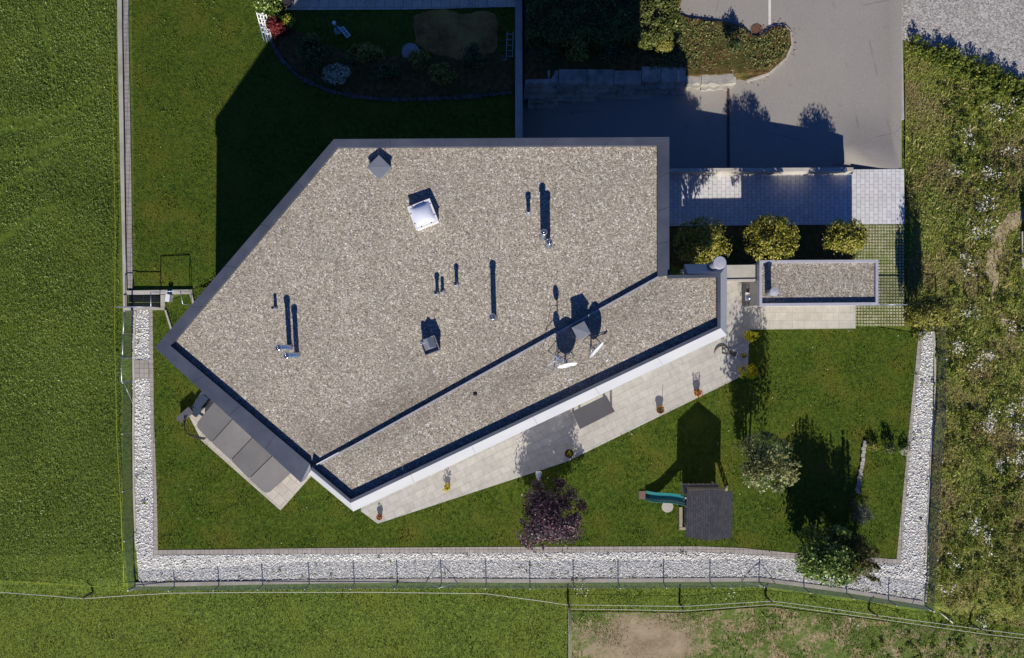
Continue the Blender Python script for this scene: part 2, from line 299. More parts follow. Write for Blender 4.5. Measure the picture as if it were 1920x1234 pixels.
# ------------------------------------------------------------------ mesh builder
class MB:
    def __init__(s): s.v = []; s.f = []; s.sm = []; s.smooth = False
    def add(s, vs, fs):
        o = len(s.v); s.v.extend([tuple(p) for p in vs]); s.f.extend([tuple(i + o for i in f) for f in fs]); s.sm.extend([s.smooth] * len(fs)); return s
    def box(s, c, d, rz=0, tilt=None):
        cx, cy, cz = c; hx, hy, hz = d[0] / 2, d[1] / 2, d[2] / 2
        ca, sa = math.cos(rz), math.sin(rz); vs = []
        for z in (-hz, hz):
            for x, y in ((-hx, -hy), (hx, -hy), (hx, hy), (-hx, hy)):
                vs.append((cx + x * ca - y * sa, cy + x * sa + y * ca, cz + z))
        return s.add(vs, [(3, 2, 1, 0), (4, 5, 6, 7), (0, 1, 5, 4), (1, 2, 6, 5), (2, 3, 7, 6), (3, 0, 4, 7)])
    def bar(s, p0, p1, w, h):     # rectangular bar between two points
        a, b = Vector(p0), Vector(p1); d = (b - a).normalized()
        u = d.cross(Vector((0, 0, 1)))
        if u.length < 1e-4: u = Vector((1, 0, 0))
        u.normalize(); n = u.cross(d).normalized(); u = u * w / 2; n = n * h / 2
        vs = [a - u - n, a + u - n, a + u + n, a - u + n, b - u - n, b + u - n, b + u + n, b - u + n]
        return s.add(vs, [(3, 2, 1, 0), (4, 5, 6, 7), (0, 1, 5, 4), (1, 2, 6, 5), (2, 3, 7, 6), (3, 0, 4, 7)])
    def prism(s, poly, z0, z1, top=None):
        n = len(poly); A = sum(poly[i][0] * poly[(i + 1) % n][1] - poly[(i + 1) % n][0] * poly[i][1] for i in range(n))
        if A < 0:
            poly = poly[::-1]
            if top: top = top[::-1]
        tp = top or poly
        f0 = (lambda i: z0) if not callable(z0) else (lambda i: float(z0(poly[i][0], poly[i][1])))
        f1 = (lambda i: z1) if not callable(z1) else (lambda i: float(z1(tp[i][0], tp[i][1])))
        vs = [(p[0], p[1], f0(i)) for i, p in enumerate(poly)] + [(p[0], p[1], f1(i)) for i, p in enumerate(tp)]
        return s.add(vs, [tuple(range(n - 1, -1, -1)), tuple(range(n, 2 * n))] + [(i, (i + 1) % n, n + (i + 1) % n, n + i) for i in range(n)])
    def tube(s, pts, r, n=8, caps=True):
        pts = [Vector(p) for p in pts]; rs = r if isinstance(r, (list, tuple)) else [r] * len(pts)
        vs = []; fs = []; sm = s.smooth; s.smooth = True
        for i, p in enumerate(pts):
            d = (pts[min(i + 1, len(pts) - 1)] - pts[max(i - 1, 0)]).normalized()
            u = d.cross(Vector((0, 0, 1)));
            if u.length < .05: u = d.cross(Vector((0, 1, 0)))
            u.normalize(); n2 = d.cross(u)
            for k in range(n):
                a = 2 * math.pi * k / n; vs.append(p + (u * math.cos(a) + n2 * math.sin(a)) * rs[i])
        for i in range(len(pts) - 1):
            for k in range(n):
                fs.append((i * n + k, i * n + (k + 1) % n, (i + 1) * n + (k + 1) % n, (i + 1) * n + k))
        s.add(vs, fs); s.smooth = False
        if caps:
            o = len(s.v) - len(vs); e = o + (len(pts) - 1) * n
            s.f += [tuple(o + k for k in range(n - 1, -1, -1)), tuple(e + k for k in range(n))]; s.sm += [False, False]
        s.smooth = sm; return s
    def lathe(s, c, prof, n=20, smooth=True):
        vs = []; fs = []
        for r, z in prof:
            for k in range(n):
                a = 2 * math.pi * k / n; vs.append((c[0] + r * math.cos(a), c[1] + r * math.sin(a), c[2] + z))
        for i in range(len(prof) - 1):
            for k in range(n): fs.append((i * n + k, i * n + (k + 1) % n, (i + 1) * n + (k + 1) % n, (i + 1) * n + k))
        m = len(prof) - 1
        fs.append(tuple(m * n + k for k in range(n))); fs.append(tuple(range(n - 1, -1, -1)))
        sm = s.smooth; s.smooth = smooth; s.add(vs, fs); s.smooth = sm
        s.sm[-1] = s.sm[-2] = False; return s
ORG = {}
def link(name, me, mat, parent=None, loc=(0, 0, 0)):
    o = bpy.data.objects.new(name, me); COL.objects.link(o)
    if mat is not None: me.materials.append(MT[mat] if isinstance(mat, str) else mat)
    if parent is not None:
        o.parent = parent; ORG[o] = ORG[parent]
    else:
        o.location = loc; ORG[o] = Vector(loc)
    return o
def build(name, mb, mat, parent=None, loc=(0, 0, 0)):
    og = ORG[parent] if parent is not None else Vector(loc)
    me = bpy.data.meshes.new(name)
    me.from_pydata([(v[0] - og.x, v[1] - og.y, v[2] - og.z) for v in mb.v], [], mb.f)
    me.polygons.foreach_set('use_smooth', mb.sm); me.update()
    return link(name, me, mat, parent, loc)
def build_np(name, V, Fc, mat, parent=None, loc=(0, 0, 0), smooth=False):
    og = ORG[parent] if parent is not None else Vector(loc)
    V = np.asarray(V, np.float32) - np.array(og, np.float32); Fc = np.asarray(Fc, np.int32)
    k = Fc.shape[1]; me = bpy.data.meshes.new(name)
    me.vertices.add(len(V)); me.vertices.foreach_set('co', V.ravel())
    me.loops.add(Fc.size); me.loops.foreach_set('vertex_index', Fc.ravel())
    me.polygons.add(len(Fc)); me.polygons.foreach_set('loop_start', np.arange(0, Fc.size, k, dtype=np.int32))
    if smooth: me.polygons.foreach_set('use_smooth', np.ones(len(Fc), bool))
    me.update(calc_edges=True)
    return link(name, me, mat, parent, loc)
def tag(o, label=None, cat=None, group=None, kind=None):
    if label: o['label'] = label
    if cat: o['category'] = cat
    if group: o['group'] = group
    if kind: o['kind'] = kind
    return o
def thing(name, label, cat, loc, group=None):
    o = bpy.data.objects.new(name, None); COL.objects.link(o); o.location = loc; o.empty_display_size = .3
    ORG[o] = Vector(loc); return tag(o, label, cat, group)

def inpoly(X, Y, poly):
    r = np.zeros(X.shape, bool); n = len(poly)
    for i in range(n):
        x1, y1 = poly[i]; x2, y2 = poly[(i + 1) % n]
        if y1 == y2: continue
        r ^= ((y1 > Y) != (y2 > Y)) & (X < (x2 - x1) * (Y - y1) / (y2 - y1) + x1)
    return r
def drape(name, poly, fn, off, mat, step=.5, holes=()):
    n = len(poly); vs = [Vector(p) for p in poly]; ed = [(i, (i + 1) % n) for i in range(n)]
    for h in holes:
        o = len(vs); vs += [Vector(p) for p in h]; ed += [(o + i, o + (i + 1) % len(h)) for i in range(len(h))]
    a = np.array(poly); x0, y0 = np.floor(a.min(0) / step) * step; x1, y1 = a.max(0)
    gx, gy = np.meshgrid(np.arange(x0, x1 + step, step), np.arange(y0, y1 + step, step)); gx, gy = gx.ravel(), gy.ravel()
    k = inpoly(gx, gy, poly)
    for h in holes: k &= ~inpoly(gx, gy, h)
    vs += [Vector((x, y)) for x, y in zip(gx[k], gy[k])]
    ov, oe, of, *_ = delaunay_2d_cdt(vs, ed, [], 0, 1e-5)
    P = np.array([(v.x, v.y) for v in ov]); Fc = np.array([f for f in of if len(f) == 3])
    c = P[Fc].mean(1); k = inpoly(c[:, 0], c[:, 1], poly)
    for h in holes: k &= ~inpoly(c[:, 0], c[:, 1], h)
    z = fn(P[:, 0], P[:, 1]) + off
    Fc = Fc[k]; q = P[Fc]; area = np.cross(q[:, 1] - q[:, 0], q[:, 2] - q[:, 0]); Fc[area < 0] = Fc[area < 0][:, ::-1]
    return build_np(name, np.c_[P, z], Fc, mat)
def scatter(poly, dens, holes=()):
    a = np.array(poly); lo, hi = a.min(0), a.max(0); n = int(np.prod(hi - lo) * dens)
    p = RNG.random((n, 2)) * (hi - lo) + lo; k = inpoly(p[:, 0], p[:, 1], poly)
    for h in holes: k &= ~inpoly(p[:, 0], p[:, 1], h)
    return p[k]
def blades(P, z, hgt, wid, lean=.6):
    n = len(P); a = RNG.random(n) * 2 * math.pi; h = hgt * (.5 + RNG.random(n)); w_ = wid * (.6 + .8 * RNG.random(n))
    la = RNG.random(n) * 2 * math.pi; l = lean * h * (.3 + RNG.random(n))
    b = np.c_[P, z - .01]; d = np.c_[np.cos(a), np.sin(a), np.zeros(n)] * w_[:, None] / 2
    tip = b + np.c_[np.cos(la) * l, np.sin(la) * l, h]
    midp = (b + tip) / 2 + np.c_[np.zeros(n), np.zeros(n), h * .18]
    V = np.empty((n * 4, 3)); V[0::4] = b - d * .6; V[1::4] = midp - d; V[2::4] = tip; V[3::4] = midp + d
    return V, np.arange(n * 4).reshape(n, 4)
def leafquads(C, N, size, asp=.55, jitter=.7):
    n = len(C); N = N + RNG.normal(0, jitter, (n, 3)); N /= np.linalg.norm(N, axis=1)[:, None] + 1e-9
    t_ = RNG.normal(0, 1, (n, 3)); t_ -= (t_ * N).sum(1)[:, None] * N; t_ /= np.linalg.norm(t_, axis=1)[:, None] + 1e-9
    bt = np.cross(N, t_); s_ = size * (.6 + .8 * RNG.random(n))[:, None]
    V = np.empty((n * 4, 3)); V[0::4] = C - t_ * s_ / 2; V[1::4] = C + bt * s_ * asp / 2 + N * s_ * .06; V[2::4] = C + t_ * s_ / 2; V[3::4] = C - bt * s_ * asp / 2 + N * s_ * .06
    return V, np.arange(n * 4).reshape(n, 4)
def crown(c, r, n, size, clumps=22, spread=.30, asp=.55, squash=0, jitter=.7, shell=(.45, .95), low=-.8):
    c = np.array(c); r = np.array(r)
    d = RNG.normal(0, 1, (clumps * 3, 3)); d /= np.linalg.norm(d, axis=1)[:, None]; d = d[d[:, 2] > low][:clumps]; k = len(d)
    rad = shell[0] + (shell[1] - shell[0]) * RNG.random(k); cc = d * rad[:, None]
    i = RNG.integers(0, k, n); sp = spread * (.6 + .8 * RNG.random(k))
    p = cc[i] + RNG.normal(0, 1, (n, 3)) * sp[i][:, None] * .6
    L = np.linalg.norm(p, axis=1); p = np.where((L > 1.12)[:, None], p / L[:, None] * (1.0 + .12 * RNG.random(n))[:, None], p)
    Nn = p / (np.linalg.norm(p, axis=1)[:, None] + 1e-6) + np.array([0, 0, .5])
    V, Fc = leafquads(c + p * r, Nn, size, asp, jitter)
    return V, Fc, c + cc * r
def tree(name, label, cat, base, c, r, n, size, mat, trunk_r=.06, group=None, limbs=9, stems=1, **kw):
    t_ = thing(name, label, cat, base, group)
    shoots = kw.pop('shoots', 0)
    V, Fc, cc = crown(c, r, n, size, **kw)
    for k in range(shoots):
        a, q = random.uniform(0, 6.28), math.sqrt(random.random()) * .85; sx, sy = c[0] + r[0] * q * math.cos(a), c[1] + r[1] * q * math.sin(a)
        zt_ = c[2] + r[2] * math.sqrt(1 - q * q * .8); m_ = 46; f = RNG.random(m_); hh = random.uniform(.3, .75)
        P = np.c_[sx + RNG.normal(0, .05, m_) * (1.3 - f), sy + RNG.normal(0, .05, m_) * (1.3 - f), zt_ - .35 + f * (hh + .35)]
        v2, f2 = leafquads(P, np.tile([0, 0, .6], (m_, 1)), size * .85); Fc = np.vstack([Fc, f2 + len(V)]); V = np.vstack([V, v2])
    build_np('crown', V, Fc, mat, t_)
    mb = MB(); bx, by, bz = base; cx, cy, cz = c
    fork = (bx + (cx - bx) * .4, by + (cy - by) * .4, bz + (cz - bz) * .45)
    for s_ in range(stems):
        a = s_ * 2.4; off = .0 if stems == 1 else .12
        b0 = (bx + off * math.cos(a), by + off * math.sin(a), bz - .1)
        f0 = (fork[0] + off * 2.5 * math.cos(a), fork[1] + off * 2.5 * math.sin(a), fork[2])
        mb.tube([b0, ((b0[0] + f0[0]) / 2 + .02, (b0[1] + f0[1]) / 2, (b0[2] + f0[2]) / 2), f0], [trunk_r, trunk_r * .85, trunk_r * .7], 7)
        for q in cc[s_::stems][:limbs]:
            m_ = ((f0[0] + q[0]) / 2, (f0[1] + q[1]) / 2, (f0[2] + q[2]) / 2 + .08)
            mb.tube([f0, m_, tuple(q)], [trunk_r * .6, trunk_r * .4, trunk_r * .15], 5)
    build('trunk', mb, 'bark', t_)
    return t_
def shrub(name, label, base, r, n, size, mat, group=None, cat='shrub', **kw):
    b = (base[0], base[1], base[2]); kw.setdefault('clumps', 14); kw.setdefault('low', -.3)
    return tree(name, label, cat, b, (b[0], b[1], b[2] + r[2] * .75), r, n, size, mat, .025, group, 7, 3, **kw)

# ================================================================== GROUND
XS = np.unique(np.r_[-150, -100, -70, -45, np.arange(-32, 32.1, .5), 45, 70, 100, 150, -.15, 19.45])
YS = np.unique(np.r_[-150, -100, -70, -45, np.arange(-24, 26.1, .5), 45, 70, 100, 150, 8.43, -13.1, -12.85, -11.35])
gx, gy = np.meshgrid(XS, YS); V = np.c_[gx.ravel(), gy.ravel(), zg(gx.ravel(), gy.ravel())]
nx = len(XS); i, j = np.meshgrid(np.arange(nx - 1), np.arange(len(YS) - 1)); i, j = i.ravel(), j.ravel()
mx = (XS[i] + XS[i + 1]) / 2; my = (YS[j] + YS[j + 1]) / 2
hole = (mx > -.15) & (mx < 19.45) & (my > 8.43)
east = (mx > 19.2) & ~hole
a = j * nx + i; Q = np.c_[a, a + 1, a + nx + 1, a + nx]
fld = build_np('meadow_ground', V, Q[~hole], 'field'); tag(fld, kind='structure')

LEFT_IN = [(286, 582), (297, 1031)]
lawn_px = [(286, 580), (290, 800), (297, 1031), (640, 1027), (960, 1025), (1310, 1024), (1390, 1027), (1480, 1036), (1680, 1048), (1690, 950), (1706, 780), (1722, 625), (1640, 613), (1500, 560), (1250, 520), (700, 400), (420, 500), (360, 545)]
LAWN = GP(lawn_px)
tag(drape('lawn', LAWN, zg, .03, 'lawn'), kind='structure')
yard_px = [(247, -60), (251, 300), (251, 536), (362, 536), (480, 560), (800, 420), (966, 300), (966, 255), (968, 120), (968, -60)]
YARD = GP(yard_px)
tag(drape('back_lawn', YARD, zg, .03, 'lawn'), kind='structure')
EAST = GP([(1697, 60), (1697, 612), (1722, 618), (1752, 622), (1750, 800), (1743, 960), (1738, 1133), (1800, 1160), (2300, 1230), (2300, -60), (1697, -60)])
tag(drape('rough_meadow', EAST, zg, .03, 'meadow_e'), kind='structure')
LOT = GP([(1689, -80), (1690, 75), (1740, 88), (1790, 100), (1850, 125), (1925, 165), (2300, 240), (2300, -80)])
tag(drape('gravel_lot', LOT, zg, .06, 'lot'), kind='structure')
TRAIL = GP([(1880, 610), (1858, 560), (1850, 520), (1847, 480), (1856, 445), (1872, 420), (1892, 400), (1925, 378), (1960, 370), (1960, 415), (1925, 415), (1903, 432), (1882, 465), (1868, 500), (1866, 540), (1890, 605)])
def ragged(poly, it=4, amp=.2):
    for k in range(it):
        o = []
        for i in range(len(poly)):
            a, b = Vector(poly[i]), Vector(poly[(i + 1) % len(poly)]); d = b - a; n_ = Vector((-d.y, d.x)); o += [tuple(a), tuple(a + d * .5 + n_ * random.uniform(-amp, amp))]
        poly = o
    return poly
TRAIL = ragged(TRAIL)
tag(drape('dirt_trail', TRAIL, zg, .045, 'paledirt'), kind='structure')
PAST = GP([(1072, 1146), (1282, 1149), (1440, 1137), (1646, 1163), (1840, 1191), (2010, 1212), (2010, 1320), (1072, 1320)])
tag(drape('bare_pasture', PAST, zg, .035, 'pasture'), kind='structure')

# stone strip, edging
st_out = [(247, 582), (249, 700), (251, 815), (252, 930), (257, 1040), (261, 1090), (480, 1087), (800, 1085.5), (1130, 1085), (1420, 1085), (1600, 1105), (1736, 1128), (1740, 960), (1747, 800), (1750, 622)]
st_in = [(1732, 622), (1712, 785), (1697, 950), (1688, 1058), (1480, 1046), (1390, 1038), (1310, 1034), (960, 1036), (640, 1038), (288, 1041), (287, 930), (283, 800), (279, 582)]
STONE = GP(st_out + st_in)
tag(drape('stone_bed', STONE, zg, .045, 'stonebed'), kind='structure')
ed_out = [(279, 582), (283, 800), (287, 930), (288, 1041), (640, 1038), (960, 1036), (1310, 1034), (1390, 1038), (1480, 1046), (1688, 1058), (1697, 950), (1712, 785), (1732, 622)]
ed_in = [(1722, 622), (1706, 780), (1690, 950), (1680, 1048), (1480, 1036), (1390, 1027), (1310, 1024), (960, 1025), (640, 1027), (297, 1031), (295, 930), (290, 800), (287, 582)]
tag(drape('paver_edging', GP(ed_out + ed_in), zg, .05, 'edging'), kind='structure')
GATEPAD = GP([(249, 675), (250, 710), (281, 710), (280, 675)])
tag(drape('gate_paving', GATEPAD, zg, .085, 'edging'), kind='structure')

# white stones, real pebbles
ico = np.array([(0, .53, .85), (0, .53, -.85), (0, -.53, .85), (0, -.53, -.85), (.53, .85, 0), (.53, -.85, 0), (-.53, .85, 0), (-.53, -.85, 0), (.85, 0, .53), (-.85, 0, .53), (.85, 0, -.53), (-.85, 0, -.53)])
icf = []
for a in range(12):
    for b in range(a + 1, 12):
        for c in range(b + 1, 12):
            if all(abs(np.linalg.norm(ico[p] - ico[q]) - 1.06) < .08 for p, q in ((a, b), (b, c), (a, c))):
                nrm = np.cross(ico[b] - ico[a], ico[c] - ico[a])
                icf.append((a, b, c) if nrm @ ico[a] > 0 else (a, c, b))
icf = np.array(icf)
def pebbles(P, z, s0, s1, flat=.6):
    n = len(P); s_ = s0 + (s1 - s0) * RNG.random(n) ** 1.6
    sc = np.c_[s_ * (.8 + .5 * RNG.random(n)), s_ * (.6 + .4 * RNG.random(n)), s_ * flat * (.7 + .6 * RNG.random(n))]
    v = ico[None] * (1 + RNG.normal(0, .13, (n, 12, 1))) * sc[:, None, :]
    a = RNG.random(n) * 6.283; ca, sa = np.cos(a)[:, None], np.sin(a)[:, None]
    ti = RNG.normal(0, .35, n)[:, None]
    y2 = v[:, :, 1] * np.cos(ti) - v[:, :, 2] * np.sin(ti); z2 = v[:, :, 1] * np.sin(ti) + v[:, :, 2] * np.cos(ti)
    x = v[:, :, 0] * ca - y2 * sa; y = v[:, :, 0] * sa + y2 * ca
    Vv = np.stack([x + P[:, 0:1], y + P[:, 1:2], z2 + (z + s_ * flat * .5)[:, None]], -1).reshape(-1, 3)
    Ff = (icf[None] + (np.arange(n) * 12)[:, None, None]).reshape(-1, 3)
    return Vv, Ff
P = scatter(STONE, 320, [GATEPAD]); Vv, Ff = pebbles(P, zg(P[:, 0], P[:, 1]) + .02 + .02 * RNG.random(len(P)), 0.026, .06)
tag(build_np('white_gravel', Vv, Ff, 'stones'), 'strip of broken white stones inside the wire fence', 'gravel', kind='stuff')
P = scatter(STONE, 1.1, [GATEPAD]); Wd = []
P = np.vstack([P, np.array([G(px, py)[:2] for px, py in [(1716, 700), (1722, 812), (1712, 815), (1702, 905), (1700, 930), (708, 1043), (712, 1046), (1140, 1040), (1180, 1042), (1250, 1041), (1285, 1040), (1305, 1042), (272, 940), (262, 1010), (504, 1089), (598, 1088), (745, 1089), (745, 1087), (1080, 1086), (1072, 1087), (1095, 1086)]])])
for p in P:
    q = crown((p[0], p[1], float(zg(*p)) + .1), (.12, .08, .07), random.randint(5, 26), .06, clumps=4, low=-.3); Wd.append(q[:2])
tag(build_np('strip_weeds', np.concatenate([q[0] for q in Wd]), np.concatenate([q[1] + o for q, o in zip(Wd, np.cumsum([0] + [len(q[0]) for q in Wd[:-1]]))]), 'weed'), 'small weeds sprouting among the white stones', 'weeds', kind='stuff')

# terraces and paths
TERR = UP([(676, 958), (708, 982), (1062, 866), (1062, 866), (1402, 700), (1405, 620), (1405, 520), (1300, 520), (1200, 600), (700, 860)], .06)
TERR = [p for k, p in enumerate(TERR) if k != 3]
def slab(name, poly, z0, z1, mat):
    return tag(build(name, MB().prism(poly, z0, z1), mat), kind='structure')
slab('terrace', TERR, -.4, .07, 'terrace')
ENTRY = UP([(1400, 510), (1400, 619), (1606, 617), (1606, 510)], .06)
slab('entry_terrace', UP([(1404, 520), (1404, 618), (1604, 616), (1604, 560), (1440, 560), (1440, 520)], .06), -.4, .074, 'terrace_e')
SPATERR = UP([(526, 957), (584, 892), (640, 840), (440, 690), (376, 736), (352, 775), (378, 826)], .06)
slab('spa_terrace', SPATERR, -.4, .07, 'terrace_w')
slab('paved_path', UP([(1240, 326), (1599, 326), (1599, 318), (1695, 317), (1697, 420), (1240, 424)], .05), -1.6, .05, 'path')
slab('planting_bed', UP([(1240, 424), (1602, 421), (1602, 500), (1240, 500)], .0), -.3, .03, 'soil')
# grass pavers: real concrete lattice
def lattice(px0, py0, px1, py1, n, m):
    a = U(px0, py0, 0); b = U(px1, py1, 0); mb = MB()
    sx = (b[0] - a[0]) / n; sy = (b[1] - a[1]) / m
    for i in range(n):
        for j in range(m):
            mb.box((a[0] + (i + .5) * sx, a[1] + (j + .5) * sy, .028 + random.uniform(-.004, .004)), (sx * random.uniform(.60, .76), -sy * random.uniform(.60, .76), .06))
    return mb
mb = lattice(1601, 422, 1695, 612, 17, 34)
tag(build('grass_pavers', mb, 'paver'), kind='structure')
tag(drape('paver_fill', UP([(1601, 421), (1695, 421), (1695, 613), (1601, 613)], 0), lambda x, y: 0 * x, .045, 'field'), kind='structure')
P = scatter(UP([(1601, 422), (1695, 422), (1695, 612), (1601, 612)], 0), 520); P = P[RNG.random(len(P)) < .45]; Vv, Ff = blades(P, np.zeros(len(P)) + .045, .035, .03)
PAVGRASS = (Vv, Ff)

# driveway sheet + hedge garden sheet
DRIVE = [(-.15, 8.43), (19.45, 8.43), (19.7, 60), (-.15, 60)]
tag(drape('driveway', DRIVE, zd, 0, 'asphalt', 1.0), kind='structure')
HEDGEG = UP([(984, 152), (1100, 150), (1276, 148), (1385, 146), (1400, 150), (1440, 138), (1470, 112), (1480, 88), (1478, 64), (1468, 53), (1450, 52), (1436, 60), (1425, 70), (1408, 68), (1395, 54), (1370, 44), (1330, 40), (1290, 36), (1268, 28), (1282, -10), (1282, -60), (984, -60)], -.8)
mb = MB(); mb.prism(HEDGEG, lambda x, y: float(zd(x, y)) - .2, lambda x, y: float(zh(x, y)))
tag(build('garden_bank', mb, 'soil'), kind='structure')
# island kerb following its edge
kp = [(1268, 28), (1290, 36), (1330, 40), (1370, 44), (1395, 54), (1408, 68), (1425, 70), (1436, 60), (1450, 52), (1468, 53), (1478, 64), (1480, 88), (1470, 112), (1440, 138), (1400, 150)]
kpts = []
for (x0, y0), (x1, y1) in zip(kp[:-1], kp[1:]):
    for s_ in range(3): kpts.append((x0 + (x1 - x0) * s_ / 3, y0 + (y1 - y0) * s_ / 3))
kpts.append(kp[-1])
mb = MB()
q = [U(a, b, -.8) for a, b in kpts]
for p0, p1 in zip(q[:-1], q[1:]):
    z0, z1 = float(zd(p0[0], 0)) , float(zd(p1[0], 0))
    mb.bar((p0[0], p0[1], (z0 + .02)), (p1[0], p1[1], (z1 + .02)), .2, .36)
tag(build('kerb', mb, 'kerb'), kind='structure')
# east edge of the asphalt
mb = MB(); e0 = U(1690, 318, -.4); e1 = U(1683, -80, -.4)
mb.prism([(e0[0] - .18, e0[1] + 2.6), (e0[0] + .1, e0[1] + 2.6), (e1[0] + .1, e1[1]), (e1[0] - .18, e1[1])], -1.2, -.29)
tag(build('driveway_kerb', mb, 'kerb'), kind='structure')
# painted bay line, channel drain
mb = MB(); a = G(1443, 46, zd); mb.box((a[0], a[1] + 2, a[2] + .006), (.13, 4.0, .006)); tag(build('bay_line', mb, 'roadpaint'), kind='structure')
dr = thing('channel_drain', 'rusty channel drain running straight across the asphalt ramp', 'drain', G(1365, 235, zd))
a, b = G(1365, 160, zd), G(1366, 314, zd)
mb = MB(); mb.bar((a[0], a[1], a[2] + .012), (b[0], b[1], b[2] + .012), .15, .02); build('channel_frame', mb, 'rust', dr)
mb = MB(); k = int((a[1] - b[1]) / .05)
for i in range(k):
    y = b[1] + (i + .5) * (a[1] - b[1]) / k; mb.box((a[0], y, a[2] + .027), (.11, .022, .01))
build('grate_bars', mb, 'dark', dr)
gl = G(1420, 57, zd)
dr = thing('drain_cover', 'round rusty drain grate in the bend of the kerb', 'drain', gl)
mb = MB(); mb.lathe((gl[0], gl[1], gl[2] + .004), [(.34, 0), (.34, .016), (.30, .02), (.30, .01)], 28, False); build('rim', mb, 'rust', dr)
mb = MB()
for i in range(-7, 8):
    yy = i * .04; hw = math.sqrt(max(.0, .29 ** 2 - yy ** 2)); mb.box((gl[0], gl[1] + yy, gl[2] + .022), (2 * hw, .02, .012))
build('grate_bars', mb, 'rust', dr)

# north-west strip: coping wall, block path
pw = [(221, -60), (222, 60), (227, 310), (231, 460), (233, 580)]
pe = [(230, -60), (231, 60), (235, 310), (238, 460), (240, 545)]
def strip(poly_l, poly_r, fn, off, mat, name, thick=.4):
    mb = MB()
    def dn(Q):
        o = []
        for (x0, y0), (x1, y1) in zip(Q[:-1], Q[1:]):
            for k in range(8): o.append((x0 + (x1 - x0) * k / 8, y0 + (y1 - y0) * k / 8))
        return o + [Q[-1]]
    L = [G(a, b) for a, b in dn(poly_l)]; R = [G(a, b) for a, b in dn(poly_r)]
    def dens(Q):
        o = []
        return Q
    L, R = dens(L), dens(R); n = len(L); vs = []
    for (a, b) in zip(L, R):
        zz = max(float(fn(a[0], a[1])), float(fn(b[0], b[1]))) + off
        vs += [(a[0], a[1], zz), (b[0], b[1], zz), (b[0], b[1], zz - thick), (a[0], a[1], zz - thick)]
    fs = []
    for i in range(n - 1):
        for k in range(4): fs.append((4 * i + k, 4 * i + (k + 1) % 4, 4 * i + 4 + (k + 1) % 4, 4 * i + 4 + k))
    fs += [(0, 1, 2, 3), (4 * n - 1, 4 * n - 2, 4 * n - 3, 4 * n - 4)]
    return build(name, mb.add(vs, fs), mat)
o = strip(pw, pe, zg, .10, 'concrete', 'boundary_wall', .6)
tag(o, 'long low pale concrete wall top between field and block path', 'wall')
o = strip([(232, -60), (233, 60), (237, 310), (239, 460), (241, 542)], [(242, -60), (242, 60), (247, 310), (249, 460), (250, 542)], zg, .07, 'edging', 'block_path', .3)
tag(o, kind='structure')
mb = MB()
rp = [G(*p) for p in [(231, -60), (232, 60), (236, 310), (238, 460), (240, 545)]]
mb.tube([(p[0], p[1], p[2] + .14) for p in rp], .02, 6); tag(build('guide_rail', mb, 'dark'), 'thin dark metal rail along the low wall beside block path', 'rail')

# ================================================================== HOUSE
ZC, ZG0 = 6.66, 6.42               # main coping top and gravel, at y = 0 of the tilted plane
hs = thing('house', 'large white flat-roofed house with gravel roof and grey metal coping', 'house', (0, 0, 0))
A_, B_, C_, D_, S_, T_ = (290, 652), (626, 261), (1255, 257), (1255, 517), (583, 879), (564, 905)
main_out = URP([A_, B_, C_, D_, S_, T_], ZC)
inn = URP([(319, 648), (632, 276), (1233, 272), (1233, 518), (581, 870)], ZC)
def shrink(poly, d):
    n = len(poly); A = sum(poly[i][0] * poly[(i + 1) % n][1] - poly[(i + 1) % n][0] * poly[i][1] for i in range(n)); s_ = 1 if A > 0 else -1
    out = []
    for i in range(n):
        p0, p1, p2 = Vector(poly[i - 1]), Vector(poly[i]), Vector(poly[(i + 1) % n])
        d1 = (p1 - p0).normalized(); d2 = (p2 - p1).normalized()
        n1 = Vector((-d1.y, d1.x)) * s_; n2 = Vector((-d2.y, d2.x)) * s_
        q = n1 + n2; q = q / max(.25, (1 + n1.dot(n2)))
        out.append((p1.x + q.x * d, p1.y + q.y * d))
    return out
build('wall', MB().prism(shrink(main_out, .06), -3.4, RP(ZG0 - .28)), 'render', hs)
gr = build('gravel_roof', MB().prism(shrink(main_out, .08), RP(ZG0 - .34), RP(ZG0)), 'roofgravel', hs)
# coping: segments with mitred ends
def coping(segs, z0, z1, mat='coping', name='coping', joints=3):
    mb = MB()
    for (o0, o1, i1, i0), nj in segs:
        o0, o1, i1, i0 = map(Vector, (o0, o1, i1, i0))
        for k in range(nj):
            a, b = k / nj, (k + 1) / nj; e = .003
            e = .006 / (o1 - o0).length; a += e if k else 0; b -= e if k < nj - 1 else 0
            mb.prism([tuple(o0.lerp(o1, a)), tuple(o0.lerp(o1, b)), tuple(i0.lerp(i1, b)), tuple(i0.lerp(i1, a))], z0, z1)
    return build(name, mb, mat, hs)
mo, mi = main_out, inn
coping([((mo[0], mo[1], mi[1], mi[0]), 5), ((mo[1], mo[2], mi[2], mi[1]), 6), ((mo[2], mo[3], mi[3], mi[2]), 4), ((mo[5], mo[0], mi[0], mi[4]), 4)], RP(ZG0 - .26), RP(ZC))
build('corner_flashing', MB().prism([mo[4], mo[5], mi[4]], RP(ZG0 - .26), RP(ZC + .02)), 'zinc', hs)
